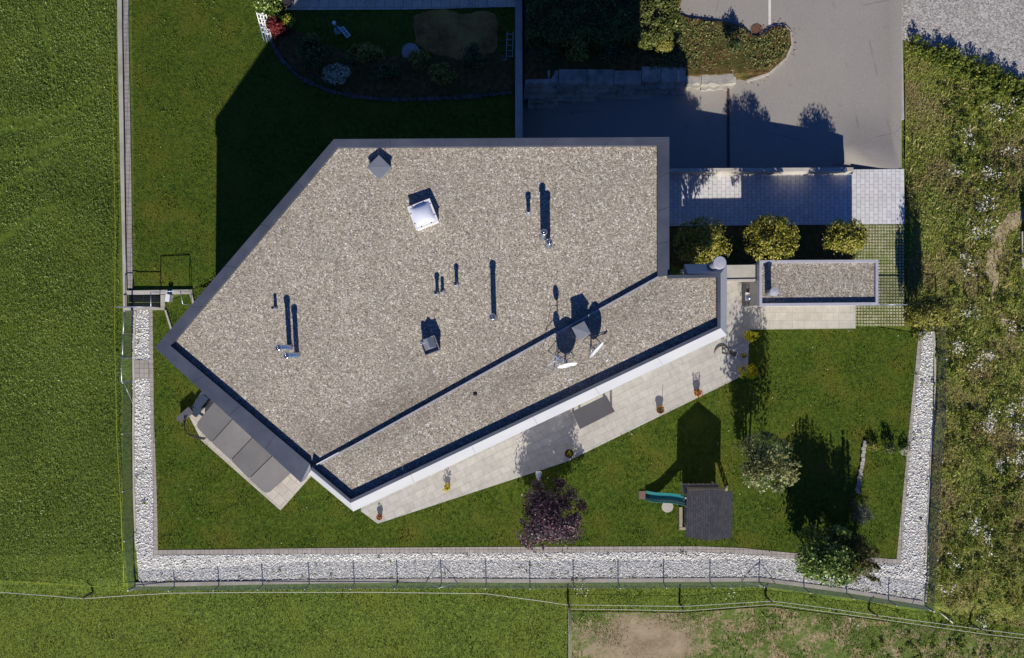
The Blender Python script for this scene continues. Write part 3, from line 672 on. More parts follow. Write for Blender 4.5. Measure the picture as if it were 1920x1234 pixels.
# annex
ZA, ZAG0 = ZC + .18, ZG0 + .14
an_c = [(583, 881), (657, 943), (1351, 615), (1351, 514), (1253, 516)]      # coping outer
an = URP(an_c, ZA)
jn = URP([(1235, 519), (584, 879)], ZAG0)
build('annex_gravel_roof', MB().prism([jn[1], an[0], an[1], an[2], an[3], an[4], jn[0]], RP(ZAG0 - .5), RP(ZAG0)), 'roofgravel', hs)
build('annex_wall', MB().prism(shrink([an[0], an[1], an[2], an[3], an[4], (an[4][0] - 1, an[4][1] - 1.2), (jn[1][0] + 1.5, jn[1][1] + .3)], .12), -.6, RP(ZAG0 - .45)), 'render', hs)
ai = shrink([jn[1], an[0], an[1], an[2], an[3], an[4], jn[0]], .13)
coping([((an[0], an[1], ai[2], ai[1]), 2), ((an[1], an[2], ai[3], ai[2]), 7), ((an[2], an[3], ai[4], ai[3]), 2), ((an[3], an[4], ai[5], ai[4]), 1)], RP(ZAG0 - .4), RP(ZA), name='annex_coping')
mb = MB(); mb.bar((jn[0][0], jn[0][1], RP(ZAG0 - .06)(*jn[0])), (jn[1][0], jn[1][1], RP(ZAG0 - .06)(*jn[1])), .07, .2); build('roof_upstand', mb, 'rim', hs)
# sloping white fascia round the annex
DROP, OUT = .88, .5
def outset(poly_open, d):   # offset an open chain to its outer (right-hand/left-hand) side
    n = len(poly_open); out = []
    for i in range(n):
        ps = [Vector(poly_open[k]) for k in (max(i - 1, 0), i, min(i + 1, n - 1))]
        d1 = (ps[1] - ps[0]); d2 = (ps[2] - ps[1]); d1 = d1.normalized() if d1.length else d2.normalized(); d2 = d2.normalized() if d2.length else d1
        n1 = Vector((d1.y, -d1.x)); n2 = Vector((d2.y, -d2.x)); q = (n1 + n2) / max(.3, 1 + n1.dot(n2))
        out.append((ps[1].x + q.x * d, ps[1].y + q.y * d))
    return out
chain = [an[0], an[1], an[2], an[3], UR(1290, 514, ZA)[:2]]
c0 = outset(chain, .012); c1 = outset(chain, OUT)
FT = lambda p, d: (p[0], p[1], ZA + RS * p[1] - d)
mb = MB(); n = len(chain)
SEG = []
for i in range(n - 1):
    L_ = math.dist(c0[i], c0[i + 1]); k_ = max(1, round(L_ / 2.9)); e = .005 / L_
    for j in range(k_):
        f0, f1 = j / k_ + (e if j else 0), (j + 1) / k_ - (e if j < k_ - 1 else 0)
        lp = lambda P, Q, f: (P[0] + (Q[0] - P[0]) * f, P[1] + (Q[1] - P[1]) * f)
        SEG.append((lp(c0[i], c0[i + 1], f0), lp(c0[i], c0[i + 1], f1), lp(c1[i], c1[i + 1], f0), lp(c1[i], c1[i + 1], f1)))
for a0, a1, b0, b1 in SEG:
    vs = [FT(a0, .03), FT(a1, .03), FT(b1, DROP), FT(b0, DROP), FT(a0, DROP + .02), FT(a1, DROP + .02), FT(b1, DROP + .02), FT(b0, DROP + .02)]
    mb.add(vs, [(3, 2, 1, 0), (4, 5, 6, 7), (2, 3, 7, 6), (1, 2, 6, 5), (0, 4, 7, 3), (0, 1, 5, 4)])
build('fascia', mb, 'fascia', hs)

# roof fittings (pixel at cap top, height above the gravel)
def vent(px, py, h, r, c=ZG0, cap=True, mat='steel'):
    x, y, zt = UR(px, py, c + h); zr = zt - h; mb = MB()
    mb.lathe((x, y, zr - .05), [(r * 1.5, 0), (r * 1.5, .08), (r, .10), (r, h + .05 - (.16 if cap else 0))], 18)
    v_ = build('vent_pipe', mb, mat, hs)
    if cap:
        mb = MB(); mb.lathe((x, y, zt - .2), [(r * 1.25, 0), (r * 1.3, .12), (r * 1.1, .17), (r * .75, .19), (r * .7, .15), (r * .35, .14), (r * .3, .21), (.01, .23)], 18)
        build('vent_cap', mb, 'steel', v_)
    else:
        mb = MB(); mb.lathe((x, y, zt - .02), [(r * .8, 0), (r * .8, .03)], 14); build('vent_opening', mb, 'black', v_)
    return v_
vent(1020, 435, 1.6, .108); vent(1030, 453, 1.65, .108); vent(923, 594, 1.75, .11)
vent(521, 652, 1.6, .108); vent(536, 667, 1.55, .108)
for px, py, h, r in ((991, 395, .6, .085), (817, 549, .62, .075), (828, 545, .42, .07), (854, 532, .62, .075), (511, 577, .42, .07)):
    v_ = vent(px, py, h, r, cap=False, mat='zinc')
    x, y, zq = UR(px, py, ZG0 + h)
    if h > .5:
        mb = MB(); mb.lathe((x, y, zq - .2), [(r * .9, 0), (r * 1.35, .06), (r * 1.35, .18), (r * .85, .19)], 14); build('vent_collar', mb, 'zinc', v_)
# flue on annex corner, roof drain
zt = 8.1; x, y, _ = U(1350, 492.5, zt); mb = MB(); mb.lathe((x, y, 5.2), [(.17, 0), (.17, zt - 5.2 - .1)], 20); fl = build('flue_pipe', mb, 'zinc', hs)
mb = MB(); mb.lathe((x, y, zt - .12), [(.27, 0), (.27, .1), (.255, .12), (.02, .135)], 28, False); build('flue_cap', mb, 'shedrim', fl)
x, y, zq = UR(891, 739, ZAG0); mb = MB(); mb.lathe((x, y, zq - .02), [(.09, 0), (.09, .05), (.03, .07)], 16); build('roof_drain', mb, 'black', hs)
# dome skylight
rz = math.atan2(-(785 - 890), 905 - 640)
x, y, zz = UR(793, 402, ZG0 + .42); ZGv = zz - .42
def rotbox(mb, cx, cy, z0, z1, sx, sy, rz, s_top=1.0):
    ca, sa = math.cos(rz), math.sin(rz)
    P4 = [(-sx / 2, -sy / 2), (sx / 2, -sy / 2), (sx / 2, sy / 2), (-sx / 2, sy / 2)]
    R = lambda k: [(cx + (a * ca - b * sa) * k, cy + (a * sa + b * ca) * k) for a, b in P4]
    return mb.prism(R(1), z0, z1, R(s_top))
sk = build('skylight', rotbox(MB(), x, y, ZGv - .15, ZGv + .40, .96, .98, rz), 'white', hs)
mb = MB(); rotbox(mb, x, y, ZGv + .40, ZGv + .45, 1.02, 1.04, rz)
ca, sa = math.cos(rz), math.sin(rz)
build('skylight_frame', mb, 'white', sk)
mb = MB(); N_ = 12; vs = []; fs = []
for i in range(N_ + 1):
    for j in range(N_ + 1):
        a = (i / N_ - .5); b = (j / N_ - .5); hgt = .17 * max(0, (1 - (2 * a) ** 2)) ** .6 * max(0, (1 - (2 * b) ** 2)) ** .6
        vs.append((x + (a * ca - b * sa) * .86, y + (a * sa + b * ca) * .86, ZGv + .452 + hgt))
for i in range(N_):
    for j in range(N_): q = i * (N_ + 1) + j; fs.append((q, q + N_ + 1, q + N_ + 2, q + 1))
mb.smooth = True; mb.add(vs, fs); mb.smooth = False; build('skylight_dome', mb, 'dome', sk)
for a, b in ((-.46, .2), (-.46, -.25), (.2, -.47), (-.25, -.47), (.46, .3), (.46, -.2), (.2, .47), (-.3, .47)):
    build('clip', MB().box((x + a * ca - b * sa, y + a * sa + b * ca, ZGv + .455), (.05, .03, .02), rz), 'dark', sk)
# square metal hoods
def hood(px, py, h, size, rz, zr, mat='zinc'):
    x, y, zt = UR(px, py, zr + h); zr = zt - h
    b_ = build('vent_hood', rotbox(MB(), x, y, zr - .15, zr + h - .06, size * .9, size * .9, rz), 'zinc', hs)
    mb = MB(); rotbox(mb, x, y, zr + h - .06, zr + h - .015, size, size, rz)
    ca, sa = math.cos(rz), math.sin(rz); k = size / 2; c_ = [(x + a * ca - b * sa, y + a * sa + b * ca) for a, b in ((-k, -k), (k, -k), (k, k), (-k, k))]
    zz = zr + h - .014; mb.add([(*c_[0], zz), (*c_[1], zz + .035), (*c_[2], zz), (*c_[3], zz + .035)], [(0, 1, 3), (1, 2, 3)]); build('hood_cap', mb, mat, b_)
    return b_
hood(710.5, 313.5, .36, .72, math.radians(45), ZG0)
hood(1090, 620, .80, .60, math.radians(28), ZAG0)
# ventilation box with a little saddle roof inside its tray
h = .62; x, y, zr = UR(805.5, 648, ZG0 + h); zr -= h; rzv = math.radians(20)
vb = build('vent_box', rotbox(MB(), x, y, zr - .15, zr + h - .22, .62, .62, rzv), 'zinc', hs)
mb = MB(); ca, sa = math.cos(rzv), math.sin(rzv)
def L2(a, b, z): return (x + a * ca - b * sa, y + a * sa + b * ca, zr + z)
for a, b, sx, sy in ((-.32, 0, .03, .68), (.32, 0, .03, .68), (0, -.335, .61, .03), (0, .335, .61, .03)):
    mb.box(L2(a, b, h - .14), (sx, sy, .20), rzv)
build('vent_tray', mb, 'zinc', vb)
mb = MB(); v0 = [L2(-.26, -.15, h - .12), L2(.26, -.15, h - .12), L2(.26, .33, h - .12), L2(-.26, .33, h - .12), L2(0, -.10, h + .10), L2(0, .33, h + .10)]
mb.add(v0, [(0, 1, 4), (1, 2, 5, 4), (2, 3, 5), (3, 0, 4, 5), (3, 2, 1, 0)]); build('saddle_cap', mb, 'zinc', vb)
mb = MB(); q = L2(-.29, .22, h); mb.lathe((q[0], q[1], zr + h - .3), [(.06, 0), (.06, .36), (.04, .36), (.04, .3)], 14); build('vent_stub', mb, 'galv', vb)

# ------------------------------------------------------------------ satellite dishes on the annex roof
def ellipse_dish(c, nrm, rw, rh, depth, nseg=24):
    nrm = Vector(nrm).normalized(); u = nrm.cross(Vector((0, 0, 1))).normalized(); v = u.cross(nrm); c = Vector(c); mb = MB(); mb.smooth = True; vs = []; fs = []
    rings = [.05, .35, .65, .9, 1.0]
    for side, dz in ((0, 0), (1, -.02)):
        for k in rings:
            for s_ in range(nseg):
                a = 2 * math.pi * s_ / nseg
                vs.append(c + u * math.cos(a) * rw * k + v * math.sin(a) * rh * k + nrm * (depth * (k * k - 1) + dz))
    R = len(rings)
    for side in (0, 1):
        o = side * R * nseg
        for i in range(R - 1):
            for s_ in range(nseg):
                q = (o + i * nseg + s_, o + i * nseg + (s_ + 1) % nseg, o + (i + 1) * nseg + (s_ + 1) % nseg, o + (i + 1) * nseg + s_)
                fs.append(q if side else q[::-1])
        fs.append(tuple(o + s_ for s_ in range(nseg)))
    for s_ in range(nseg):
        e = (R - 1) * nseg; fs.append((e + s_, e + (s_ + 1) % nseg, R * nseg + e + (s_ + 1) % nseg, R * nseg + e + s_))
    mb.add(vs, fs); return mb, u, v
def dish(px, py, hc, nrm, rw, rh, label, arms=2, mat='white'):
    c = Vector(UR(px, py, ZAG0 + hc)); zc = c.z; ZAG = zc - hc; n_ = Vector(nrm).normalized()
    foot = c - n_ * .22; t_ = thing('satellite_dish', label, 'satellite dish', (foot.x, foot.y, ZAG), 'satellite dishes on the roof')
    mb, u, v = ellipse_dish(c, nrm, rw, rh, .09); build('reflector', mb, mat, t_)
    mb = MB(); mb.tube([(foot.x, foot.y, ZAG), (foot.x, foot.y, zc + .15)], .028, 8); mb.bar((foot.x, foot.y, zc), tuple(c - n_ * .08), .06, .12)
    build('mast', mb, 'galv', t_)
    mb = MB(); d2 = Vector((n_.x, n_.y, 0)).normalized(); s2 = Vector((-d2.y, d2.x, 0))
    for k in (0, 2.1, 4.2):
        mb.tube([(foot.x, foot.y, ZAG + .45), (foot.x + .45 * math.cos(k + .4), foot.y + .45 * math.sin(k + .4), ZAG + .03)], .015, 6)
    build('tripod', mb, 'galv', t_)
    tip = c + n_ * .62 - Vector((0, 0, .18))
    mb = MB()
    for s_ in ((-.07, .07) if arms == 2 else (0,)):
        mb.tube([tuple(c + u * s_ * 2 - v * rh * .85 - n_ * .02), tuple(tip + u * s_)], .011, 6)
    build('feed_arm', mb, 'galv', t_)
    mb = MB(); mb.tube([tuple(tip - u * .1), tuple(tip + u * .1)], .03, 8); build('receiver', mb, 'plasticwhite', t_)
    return t_
dish(1064, 685.5, .85, (.21, -1, .22), .44, .46, 'white satellite dish nearer the roof edge beside the antenna mast')
dish(1119, 657, .85, (.77, -.64, .2), .44, .46, 'white satellite dish turned to the right beside the grey hood')
# antenna mast with two small side-on dishes
b0 = UR(1047, 672, ZAG0 + .3); ZAG = b0[2] - .3; am = thing('antenna_mast', 'blue grey antenna mast with two small panels left of the dishes', 'antenna', (b0[0], b0[1], ZAG))
mb = MB(); mb.tube([(b0[0], b0[1], ZAG), (b0[0], b0[1], ZAG + 2.1)], .024, 8)
build('mast', mb, 'galv', am)
for hz, rr, rz_ in ((1.05, .22, 1), (1.9, .19, 1)):
    mb, u, v = ellipse_dish((b0[0] - .05, b0[1], ZAG + hz), (-.55, -.45, .1), rr, rr * 1.15, .05); build('panel', mb, 'bluepaint', am)
mb = MB(); mb.tube([(b0[0], b0[1], ZAG + 1.2), (b0[0] - .42, b0[1] - .25, ZAG + 1.0), (b0[0] - .62, b0[1] - .6, ZAG + .75)], .012, 6)
mb.tube([(b0[0], b0[1], ZAG + 1.5), (b0[0] - .25, b0[1] - .1, ZAG + 1.55), (b0[0] - .5, b0[1] - .45, ZAG + .95)], .012, 6); build('boom', mb, 'galv', am)
mb = MB()
for k in (0.4, 2.5, 4.4): mb.tube([(b0[0], b0[1], ZAG + .6), (b0[0] + .55 * math.cos(k), b0[1] + .55 * math.sin(k), ZAG + .03)], .016, 6)
build('tripod', mb, 'bluepaint', am)

# ------------------------------------------------------------------ garden shed + canopy + outdoor kitchen
ZS = 2.85
so_ = UP([(1424, 488), (1647, 487), (1647, 572), (1424, 574)], ZS)
sh = thing('shed', 'small flat gravel-roofed shed with pale metal rim beside the path', 'shed', U(1535, 530, 0))
si = shrink(so_, .13)
build('wall', MB().prism(shrink(so_, .06), -.3, 2.4), 'concrete', sh)
build('gravel_roof', MB().prism(shrink(so_, .03), 2.35, 2.68), 'roofgravel', sh)
mb = MB()
for i in range(4): mb.prism([so_[i], so_[(i + 1) % 4], si[(i + 1) % 4], si[i]], 2.4, ZS)
build('roof_rim', mb, 'shedrim', sh)
zt = 3.65; x, y, _ = U(1452.5, 547, zt); mb = MB(); mb.lathe((x, y, 2.5), [(.16, 0), (.16, .95)], 20); fp = build('flue_pipe', mb, 'zinc', sh)
mb = MB(); mb.lathe((x, y, 3.46), [(.17, 0), (.205, .05), (.205, .17), (.02, .2)], 24, False); build('flue_cap', mb, 'shedrim', fp)
# canopy between annex and shed
cp = UP([(1300, 498), (1420, 496.5), (1420, 523), (1340, 526)], 2.25)
cn = thing('canopy', 'narrow pale concrete canopy joining the house and shed', 'canopy', (cp[1][0] - 1, cp[1][1] - .3, 0))
build('slab', MB().prism(cp, 2.05, 2.25), 'concrete', cn)
mb = MB(); p = UP([(1362, 524), (1420, 523), (1420, 527), (1362, 528)], 2.3); mb.prism(p, 2.0, 2.3); build('edge_strip', mb, 'concrete', cn)
mb = MB(); p = UP([(1290, 500), (1424, 498), (1424, 504), (1290, 506)], 2.0); mb.prism(p, -.3, 2.04); build('back_wall', mb, 'render', cn)
# outdoor kitchen counter
p = UP([(1400, 530), (1424, 530), (1424, 571), (1400, 573)], .92)
ok_ = thing('outdoor_kitchen', 'grey outdoor kitchen counter with shiny steel grill against the shed', 'grill', (p[0][0] + .3, p[0][1] - .5, .07))
build('counter', MB().prism(p, .07, .92), 'spaside', ok_)
x, y, _ = U(1407, 556, 1.0); mb = MB(); mb.smooth = True
vs = []; fs = []
for i in range(9):
    a = math.pi * i / 8
    for s_ in (-.24, .24): vs.append((x + s_, y + .22 * math.cos(a), .925 + .2 * math.sin(a)))
for i in range(8): fs.append((2 * i, 2 * i + 1, 2 * i + 3, 2 * i + 2))
fs += [tuple(range(0, 18, 2)), tuple(range(17, 0, -2))]
mb.add(vs, fs); mb.smooth = False; build('grill_lid', mb, 'steel', ok_)
mb = MB(); mb.bar((x - .2, y - .24, 1.0), (x + .2, y - .24, 1.0), .02, .02); build('lid_handle', mb, 'dark', ok_)
x, y, _ = U(1420, 547, 1.0); mb = MB(); mb.tube([(x, y, .92), (x, y, 1.16), (x, y - .12, 1.2), (x, y - .2, 1.14)], .02, 8); build('tap', mb, 'dark', ok_)

# ------------------------------------------------------------------ walls round the driveway
def wall_thing(name, label, poly, z0, z1, mat, cat='wall'):
    cx = sum(p[0] for p in poly) / len(poly); cy = sum(p[1] for p in poly) / len(poly)
    zb = z0 if not callable(z0) else float(z0(cx, cy))
    return tag(build(name, MB().prism(poly, z0, z1), mat, loc=(cx, cy, zb)), label, cat)
wp = UP([(1240, 322.3), (1600, 321.0), (1600, 314), (1240, 316)], .85)
wall_thing('parapet_wall', 'pale parapet wall between the paved path and driveway', wp, lambda x, y: float(zd(x, y)) - .3, .85, 'concrete')
wp = UP([(966, 262), (980, 262), (979, 0), (979, -60), (966, -60)], -.35)
wall_thing('dividing_wall', 'tall narrow wall dividing the back lawn from the driveway', wp, -4.6, -.35, 'concrete')
# stone retaining wall: big blocks one by one in one mesh
mb = MB()
def rockblock(x0, x1, y0, dep, z0, z1):
    vs = []; nx_ = max(2, int((x1 - x0) / .22)); j = lambda v: random.uniform(-v, v)
    for zz, jz in ((z0, 0), (z1, .035)):
        fr = [(x0 + (x1 - x0) * k / nx_ + (0 if k in (0, nx_) else j(.05)), y0 + j(.07), zz + j(jz)) for k in range(nx_ + 1)]
        bk = [(p[0], y0 + dep, zz + j(jz)) for p in fr]
        vs += fr + bk
    m_ = nx_ + 1; fs = []
    for k in range(nx_):
        fs += [(k, k + 1, 2 * m_ + k + 1, 2 * m_ + k), (2 * m_ + k, 2 * m_ + k + 1, 3 * m_ + k + 1, 3 * m_ + k), (k + 1, k, m_ + k, m_ + k + 1), (m_ + k + 1, m_ + k, 3 * m_ + k, 3 * m_ + k + 1)]
    fs += [(0, 2 * m_, 3 * m_, m_), (nx_, m_ + nx_, 3 * m_ + nx_, 2 * m_ + nx_)]
    mb.add(vs, fs)
zt_ = -.5; lvl = 0
while zt_ > -2.9:
    hh = random.uniform(.34, .46); x = -.1 + random.uniform(0, .3)
    while x < 11.05:
        x1 = min(x + random.uniform(.8, 1.9), 11.1); top = float(zh(x, 0)) + .02 - (-.5 - zt_)
        if top > float(zd((x + x1) / 2, 13)) - .1:
            yy = 13.28 - .15 * lvl + random.uniform(-.09, .09)
            rockblock(x + .012, x1 - .012, yy, random.uniform(.68, .82) if lvl == 0 else .55, top - hh + .012, top + random.uniform(-.05, .05))
        x = x1
    zt_ -= hh; lvl += 1
tag(build('stone_wall', mb, 'rock', loc=(5, 13.3, -2)), 'dry stone retaining wall of big blocks below the hedge', 'wall')

# ------------------------------------------------------------------ light well in the west
lw = thing('light_well', 'concrete light well with metal grating and thin railings beside the white stones', 'light well', G(270, 565))
zt = .15
mb = MB()
for pts in ([(238, 545), (360, 543), (360, 551), (238, 553)], [(231, 577), (308, 576), (308, 581), (231, 582)], [(301, 553), (309, 553), (309, 575.5), (301, 575.5)], [(231, 553.5), (237, 553.5), (237, 576.5), (231, 576.5)]):
    mb.prism(UP(pts, zt), -.6, zt)
mb.prism(UP([(355, 552), (360, 552), (366, 575), (362, 576)], zt), -.4, zt - .005)
mb.prism(UP([(308, 582), (311, 581), (324, 622), (321, 623)], .12), -.4, .12)
build('concrete_frame', mb, 'concrete', lw)
mb = MB(); a = U(238, 554, .18); b = U(300, 576, .18)
for i in range(10):
    y = a[1] + (i + .5) * (b[1] - a[1]) / 10; mb.box(((a[0] + b[0]) / 2, y, .17), (b[0] - a[0], .02, .03))
for i in range(3):
    x = a[0] + (i + .5) * (b[0] - a[0]) / 3; mb.box((x, (a[1] + b[1]) / 2, .165), (.02, a[1] - b[1], .03))
build('grating', mb, 'dark', lw)
mb = MB(); mb.box(((a[0] + b[0]) / 2, (a[1] + b[1]) / 2, -.45), (b[0] - a[0], a[1] - b[1], .05)); build('well_floor', mb, 'dark', lw)
mb = MB(); zr_ = 1.15
def gp(px, py, z=0):
    q = U(px, py, 0); return (q[0], q[1], z)
chain_ = [(238, 540), (238, 577), (303, 577), (303, 550), (357, 548), (361, 572)]
for p0, p1 in zip(chain_[1:-1], chain_[2:]): mb.tube([gp(*p0, zr_), gp(*p1, zr_)], .02, 6)
for p in chain_[1:]: mb.tube([gp(*p, .1), gp(*p, zr_)], .018, 6)
build('railing', mb, 'galv', lw)
x, y, _ = U(313.5, 559, .45); bx = thing('garden_box', 'small white plastic box on the grass beside light well', 'box', (x, y, 0))
build('body', rotbox(MB(), x, y, 0, .40, .20, .36, math.radians(-6)), 'plasticwhite', bx); build('lid', rotbox(MB(), x, y, .40, .44, .22, .38, math.radians(-6)), 'white', bx)

# ------------------------------------------------------------------ swim spa on the SW terrace
zsp = .95
corners = [U(*p, zsp) for p in [(402, 752), (364, 797), (500, 929), (545, 887)]]
p0, p1, p2, p3 = [Vector(c[:2]) for c in corners]
def rr(poly, rad, seg=5):
    out = []; n = len(poly)
    for i in range(n):
        a, b, c = Vector(poly[i - 1]), Vector(poly[i]), Vector(poly[(i + 1) % n]); u = (a - b).normalized(); v = (c - b).normalized()
        s0 = b + u * rad; s1 = b + v * rad
        for k in range(seg + 1):
            f = k / seg; q = s0 * (1 - f) ** 2 + b * 2 * f * (1 - f) + s1 * f ** 2; out.append((q.x, q.y))
    return out
p0b, p3b = p0 + (p0 - p1) * .12, p3 + (p3 - p2) * .12
full = [p0b, p1, p2, p3b]
sp = thing('swim_spa', 'long grey swim spa closed under four folding cover panels', 'spa', ((p0.x + p2.x) / 2, (p0.y + p2.y) / 2, .07))
build('cabinet', MB().prism(rr(shrink([tuple(q) for q in full], .06), .3), .07, zsp - .1), 'spaside', sp)
fr = [0, .245, .5, .76, 1]
for i in range(4):
    a, b = fr[i], fr[i + 1]; e = .004
    q0, q1 = p0b.lerp(p3b, a + e), p0b.lerp(p3b, b - e); r0, r1 = p1.lerp(p2, a + e), p1.lerp(p2, b - e)
    poly = [tuple(q0), tuple(r0), tuple(r1), tuple(q1)]
    if i == 0: poly = [tuple(q0)] + rr([tuple(q0), tuple(r0), tuple(r1)], .34)[6:12] + [tuple(r1), tuple(q1)]
    if i == 3: poly = [tuple(q0), tuple(r0)] + rr([tuple(r0), tuple(r1), tuple(q1)], .34)[6:12] + [tuple(q1)]
    mb = MB(); ax = (p3b - p0b).normalized(); u0 = p0b.dot(ax)
    L = (p3b - p0b).length; ridge = (i % 2)
    def ztop(x, y, a=a, b=b, ridge=ridge):
        f = ((Vector((x, y)).dot(ax) - u0) / L - a) / (b - a); f = min(1, max(0, f))
        return zsp + (.13 * f if not ridge else .13 * (1 - f)) - .06
    mb.prism(poly, zsp - .1, ztop); build('cover_panel', mb, 'spa', sp)
# steps, dark service box, cover lifter hoses
x, y, _ = U(372, 757, .3); st = thing('spa_steps', 'steps coloured dark blue for shade at the upper end of the swim spa', 'steps', (x, y, .07))
rzs = math.atan2(45, 38)
for k in range(3):
    c_ = U(372 + k * 6, 768 - k * 8, .2); build('step', rotbox(MB(), c_[0], c_[1], .07, .07 + .22 * (k + 1), .30, .75, math.atan2(-(797 - 752), (364 - 402)) + math.pi / 2), 'shade_navy', st)
x, y, _ = U(345.5, 778, .5); sb = thing('service_box', 'dark grey service box standing at the terrace edge left of spa', 'box', (x, y, 0))
rzb = math.atan2(215 - 330 + 0, 115) * -1
build('body', rotbox(MB(), x, y, 0, .46, .80, .30, math.radians(42)), 'spaside', sb); build('lid', rotbox(MB(), x, y, .46, .50, .86, .34, math.radians(42)), 'spaside', sb)
mb = MB()
for k in range(3):
    pts = []
    for s_ in range(9):
        f = s_ / 8; px = 346 + 38 * f - 9 * math.sin(math.pi * f) * (1 + .35 * k) + 2 * k; py = 788 + 36 * f + 6 * math.sin(math.pi * f) - k * 1.5
        q = U(px, py, .55); pts.append((q[0], q[1], .45 + .35 * math.sin(math.pi * (.15 + .7 * f))))
    mb.tube(pts, .022, 6)
lf = tag(build('cover_lifter', mb, 'black', loc=U(362, 812, .07)), 'three curved black cover lifter bars at the spa corner', 'bars')
x, y, _ = U(345, 789, .6); mb = MB()
for k in range(5): mb.tube([(x + random.uniform(-.1, .1), y + random.uniform(-.08, .08), .51), (x + random.uniform(-.12, .12), y + random.uniform(-.1, .1), .62)], .03, 8)
tag(build('brass_fittings', mb, M_plain('brass', (.55, .36, .10), .3, .8), loc=(x, y, .5)), 'small brass hose fittings lying on the dark service box', 'fittings')

# ------------------------------------------------------------------ terrace furniture
zt = .80
tc = [U(*p, zt) for p in [(1087.5, 805), (1153, 771.5), (1136.5, 741), (1072.5, 772)]]
tb = thing('dining_table', 'long dark grey table standing on the terrace by the house', 'table', (sum(c[0] for c in tc) / 4, sum(c[1] for c in tc) / 4, .07))
build('tabletop', MB().prism([c[:2] for c in tc], zt - .035, zt), 'tabletop', tb)
ins = shrink([c[:2] for c in tc], .08)
for q in ins: build('leg', MB().box((q[0], q[1], (.07 + zt - .036) / 2), (.08, .08, zt - .036 - .07), math.radians(26)), 'dark', tb)

# curved brown garden ornament / swing stand
x, y, _ = U(1355, 662, .07)
gs = thing('garden_sculpture', 'brown curved hoop ornament with slatted panel on the terrace', 'ornament', (x, y, .07))
mb = MB(); pts = []
for s_ in range(15):
    a = math.pi * (.02 + .98 * s_ / 14); pts.append((x - .05 + .38 * math.cos(a), y - .05 + .42 * math.sin(a), .12))
mb.tube(pts, [.01 + .03 * math.sin(math.pi * s_ / 14) for s_ in range(15)], 6); build('hoop', mb, 'brown', gs)
mb = MB()
for d in (0, .09): mb.tube([(x - .03 + d, y + .40, .07), (x - .03 + d, y + .42, .95)], .018, 6)
mb.tube([(x - .02, y + .4, .1), (x - .02, y - .02, .1), (x + .25, y - .1, .12)], .02, 6); build('frame', mb, 'brown', gs)
mb = MB()
for k in range(5): mb.bar((x + .3, y + .12 - k * .05, .2 + k * .02), (x + .72, y - .0 - k * .05, .22 + k * .02), .04, .02)
build('slatted_panel', mb, 'brown', gs)
mb = MB(); mb.bar((x + .72, y + .02, .30), (x + .60, y - .24, .33), .04, .03); build('panel_edge', mb, 'white', gs)

def potplant(px, py, r, label, pot, flower, n, fr, fh, z=.07, size=.07, soil=True):
    x, y, _ = U(px, py, z + .25); t_ = thing('flower_pot', label, 'potted plant', (x, y, z), 'pots along the terrace')
    mb = MB(); h_ = r * 1.5; mb.lathe((x, y, z), [(r * .7, 0), (r * .95, h_ * .9), (r * 1.06, h_ * .92), (r * 1.06, h_), (r * .92, h_), (r * .88, h_ * .86)], 20); build('pot', mb, pot, t_)
    mb = MB(); mb.lathe((x, y, z + h_ * .8), [(r * .88, 0), (r * .88, .02)], 16); build('soil', mb, 'soil', t_)
    if n:
        V, Fc, cc = crown((x, y, z + h_ + fh * .45), (fr, fr, fh), n, size, clumps=9, low=-.2); build_np('flowers', V, Fc, flower, t_)
    return t_
potplant(711, 970, .15, 'red flower pot at the pointed end of the terrace', 'terracotta', 'petalmix', 60, .14, .14)
potplant(838.5, 914, .15, 'bright yellow bushy plant in pot near the terrace end', 'terracotta', 'petalyel', 150, .24, .3)
potplant(1067, 850, .21, 'dark red pot with yellow flowers beside the purple tree shadow', 'redpot', 'petalyel', 36, .12, .1, size=.09)
tp = potplant(1238, 768, .2, 'terracotta pot without flowers holding a thin stick', 'terracotta', 'petalyel', 0, .1, .1)
x, y, _ = U(1238, 767, .3); mb = MB(); mb.tube([(x + .14, y + .05, .3), (x + .2, y + .02, .78)], .014, 6); build('stick', mb, 'white', tp)
V, Fc, cc = crown((x, y, .36), (.1, .1, .05), 20, .08, clumps=4); build_np('dry_leaves', V, Fc, 'willow', tp)
potplant(1308, 736, .18, 'terracotta pot of red and yellow flowers near the playhouse shadow', 'terracotta', 'petalmix', 130, .2, .32)
potplant(1396, 667, .12, 'small yellow plant pot between the two yellow bushes', 'terracotta', 'petalyel', 40, .12, .1)
shrub('yellow_bush', 'upper yellow green bush at the terrace corner', U(1407, 630, .05), (.40, .30, .45), 500, .10, 'petalyel', 'yellow bushes by the terrace', 'bush')
shrub('yellow_bush', 'lower yellow green bush at the terrace edge', U(1398, 696, .05), (.46, .40, .48), 600, .10, 'petalyel', 'yellow bushes by the terrace', 'bush')

# ------------------------------------------------------------------ playhouse
zr_, ze_ = 2.5, 2.02
n0, n1 = U(1333, 919, zr_), U(1332, 1014, zr_); w0, w1 = U(1288, 921, ze_), U(1286, 1007.5, ze_); e0, e1 = U(1374, 922, ze_), U(1372.5, 1008.5, ze_)
ph = thing('playhouse', 'wooden playhouse with dark shingled gable roof on the lawn', 'playhouse', ((n0[0] + n1[0]) / 2, (n0[1] + n1[1]) / 2, 0))
mb = MB(); th = .05
dn = lambda p: (p[0], p[1], p[2] - th)
vs = [n0, n1, w1, w0, dn(n0), dn(n1), dn(w1), dn(w0), e0, e1, dn(e0), dn(e1)]
mb.add(vs, [(0, 3, 2, 1), (0, 1, 9, 8), (4, 5, 6, 7), (4, 10, 11, 5), (3, 7, 6, 2), (8, 9, 11, 10), (0, 4, 7, 3), (1, 2, 6, 5), (0, 8, 10, 4), (1, 5, 11, 9)])
build('roof', mb, 'slate', ph)
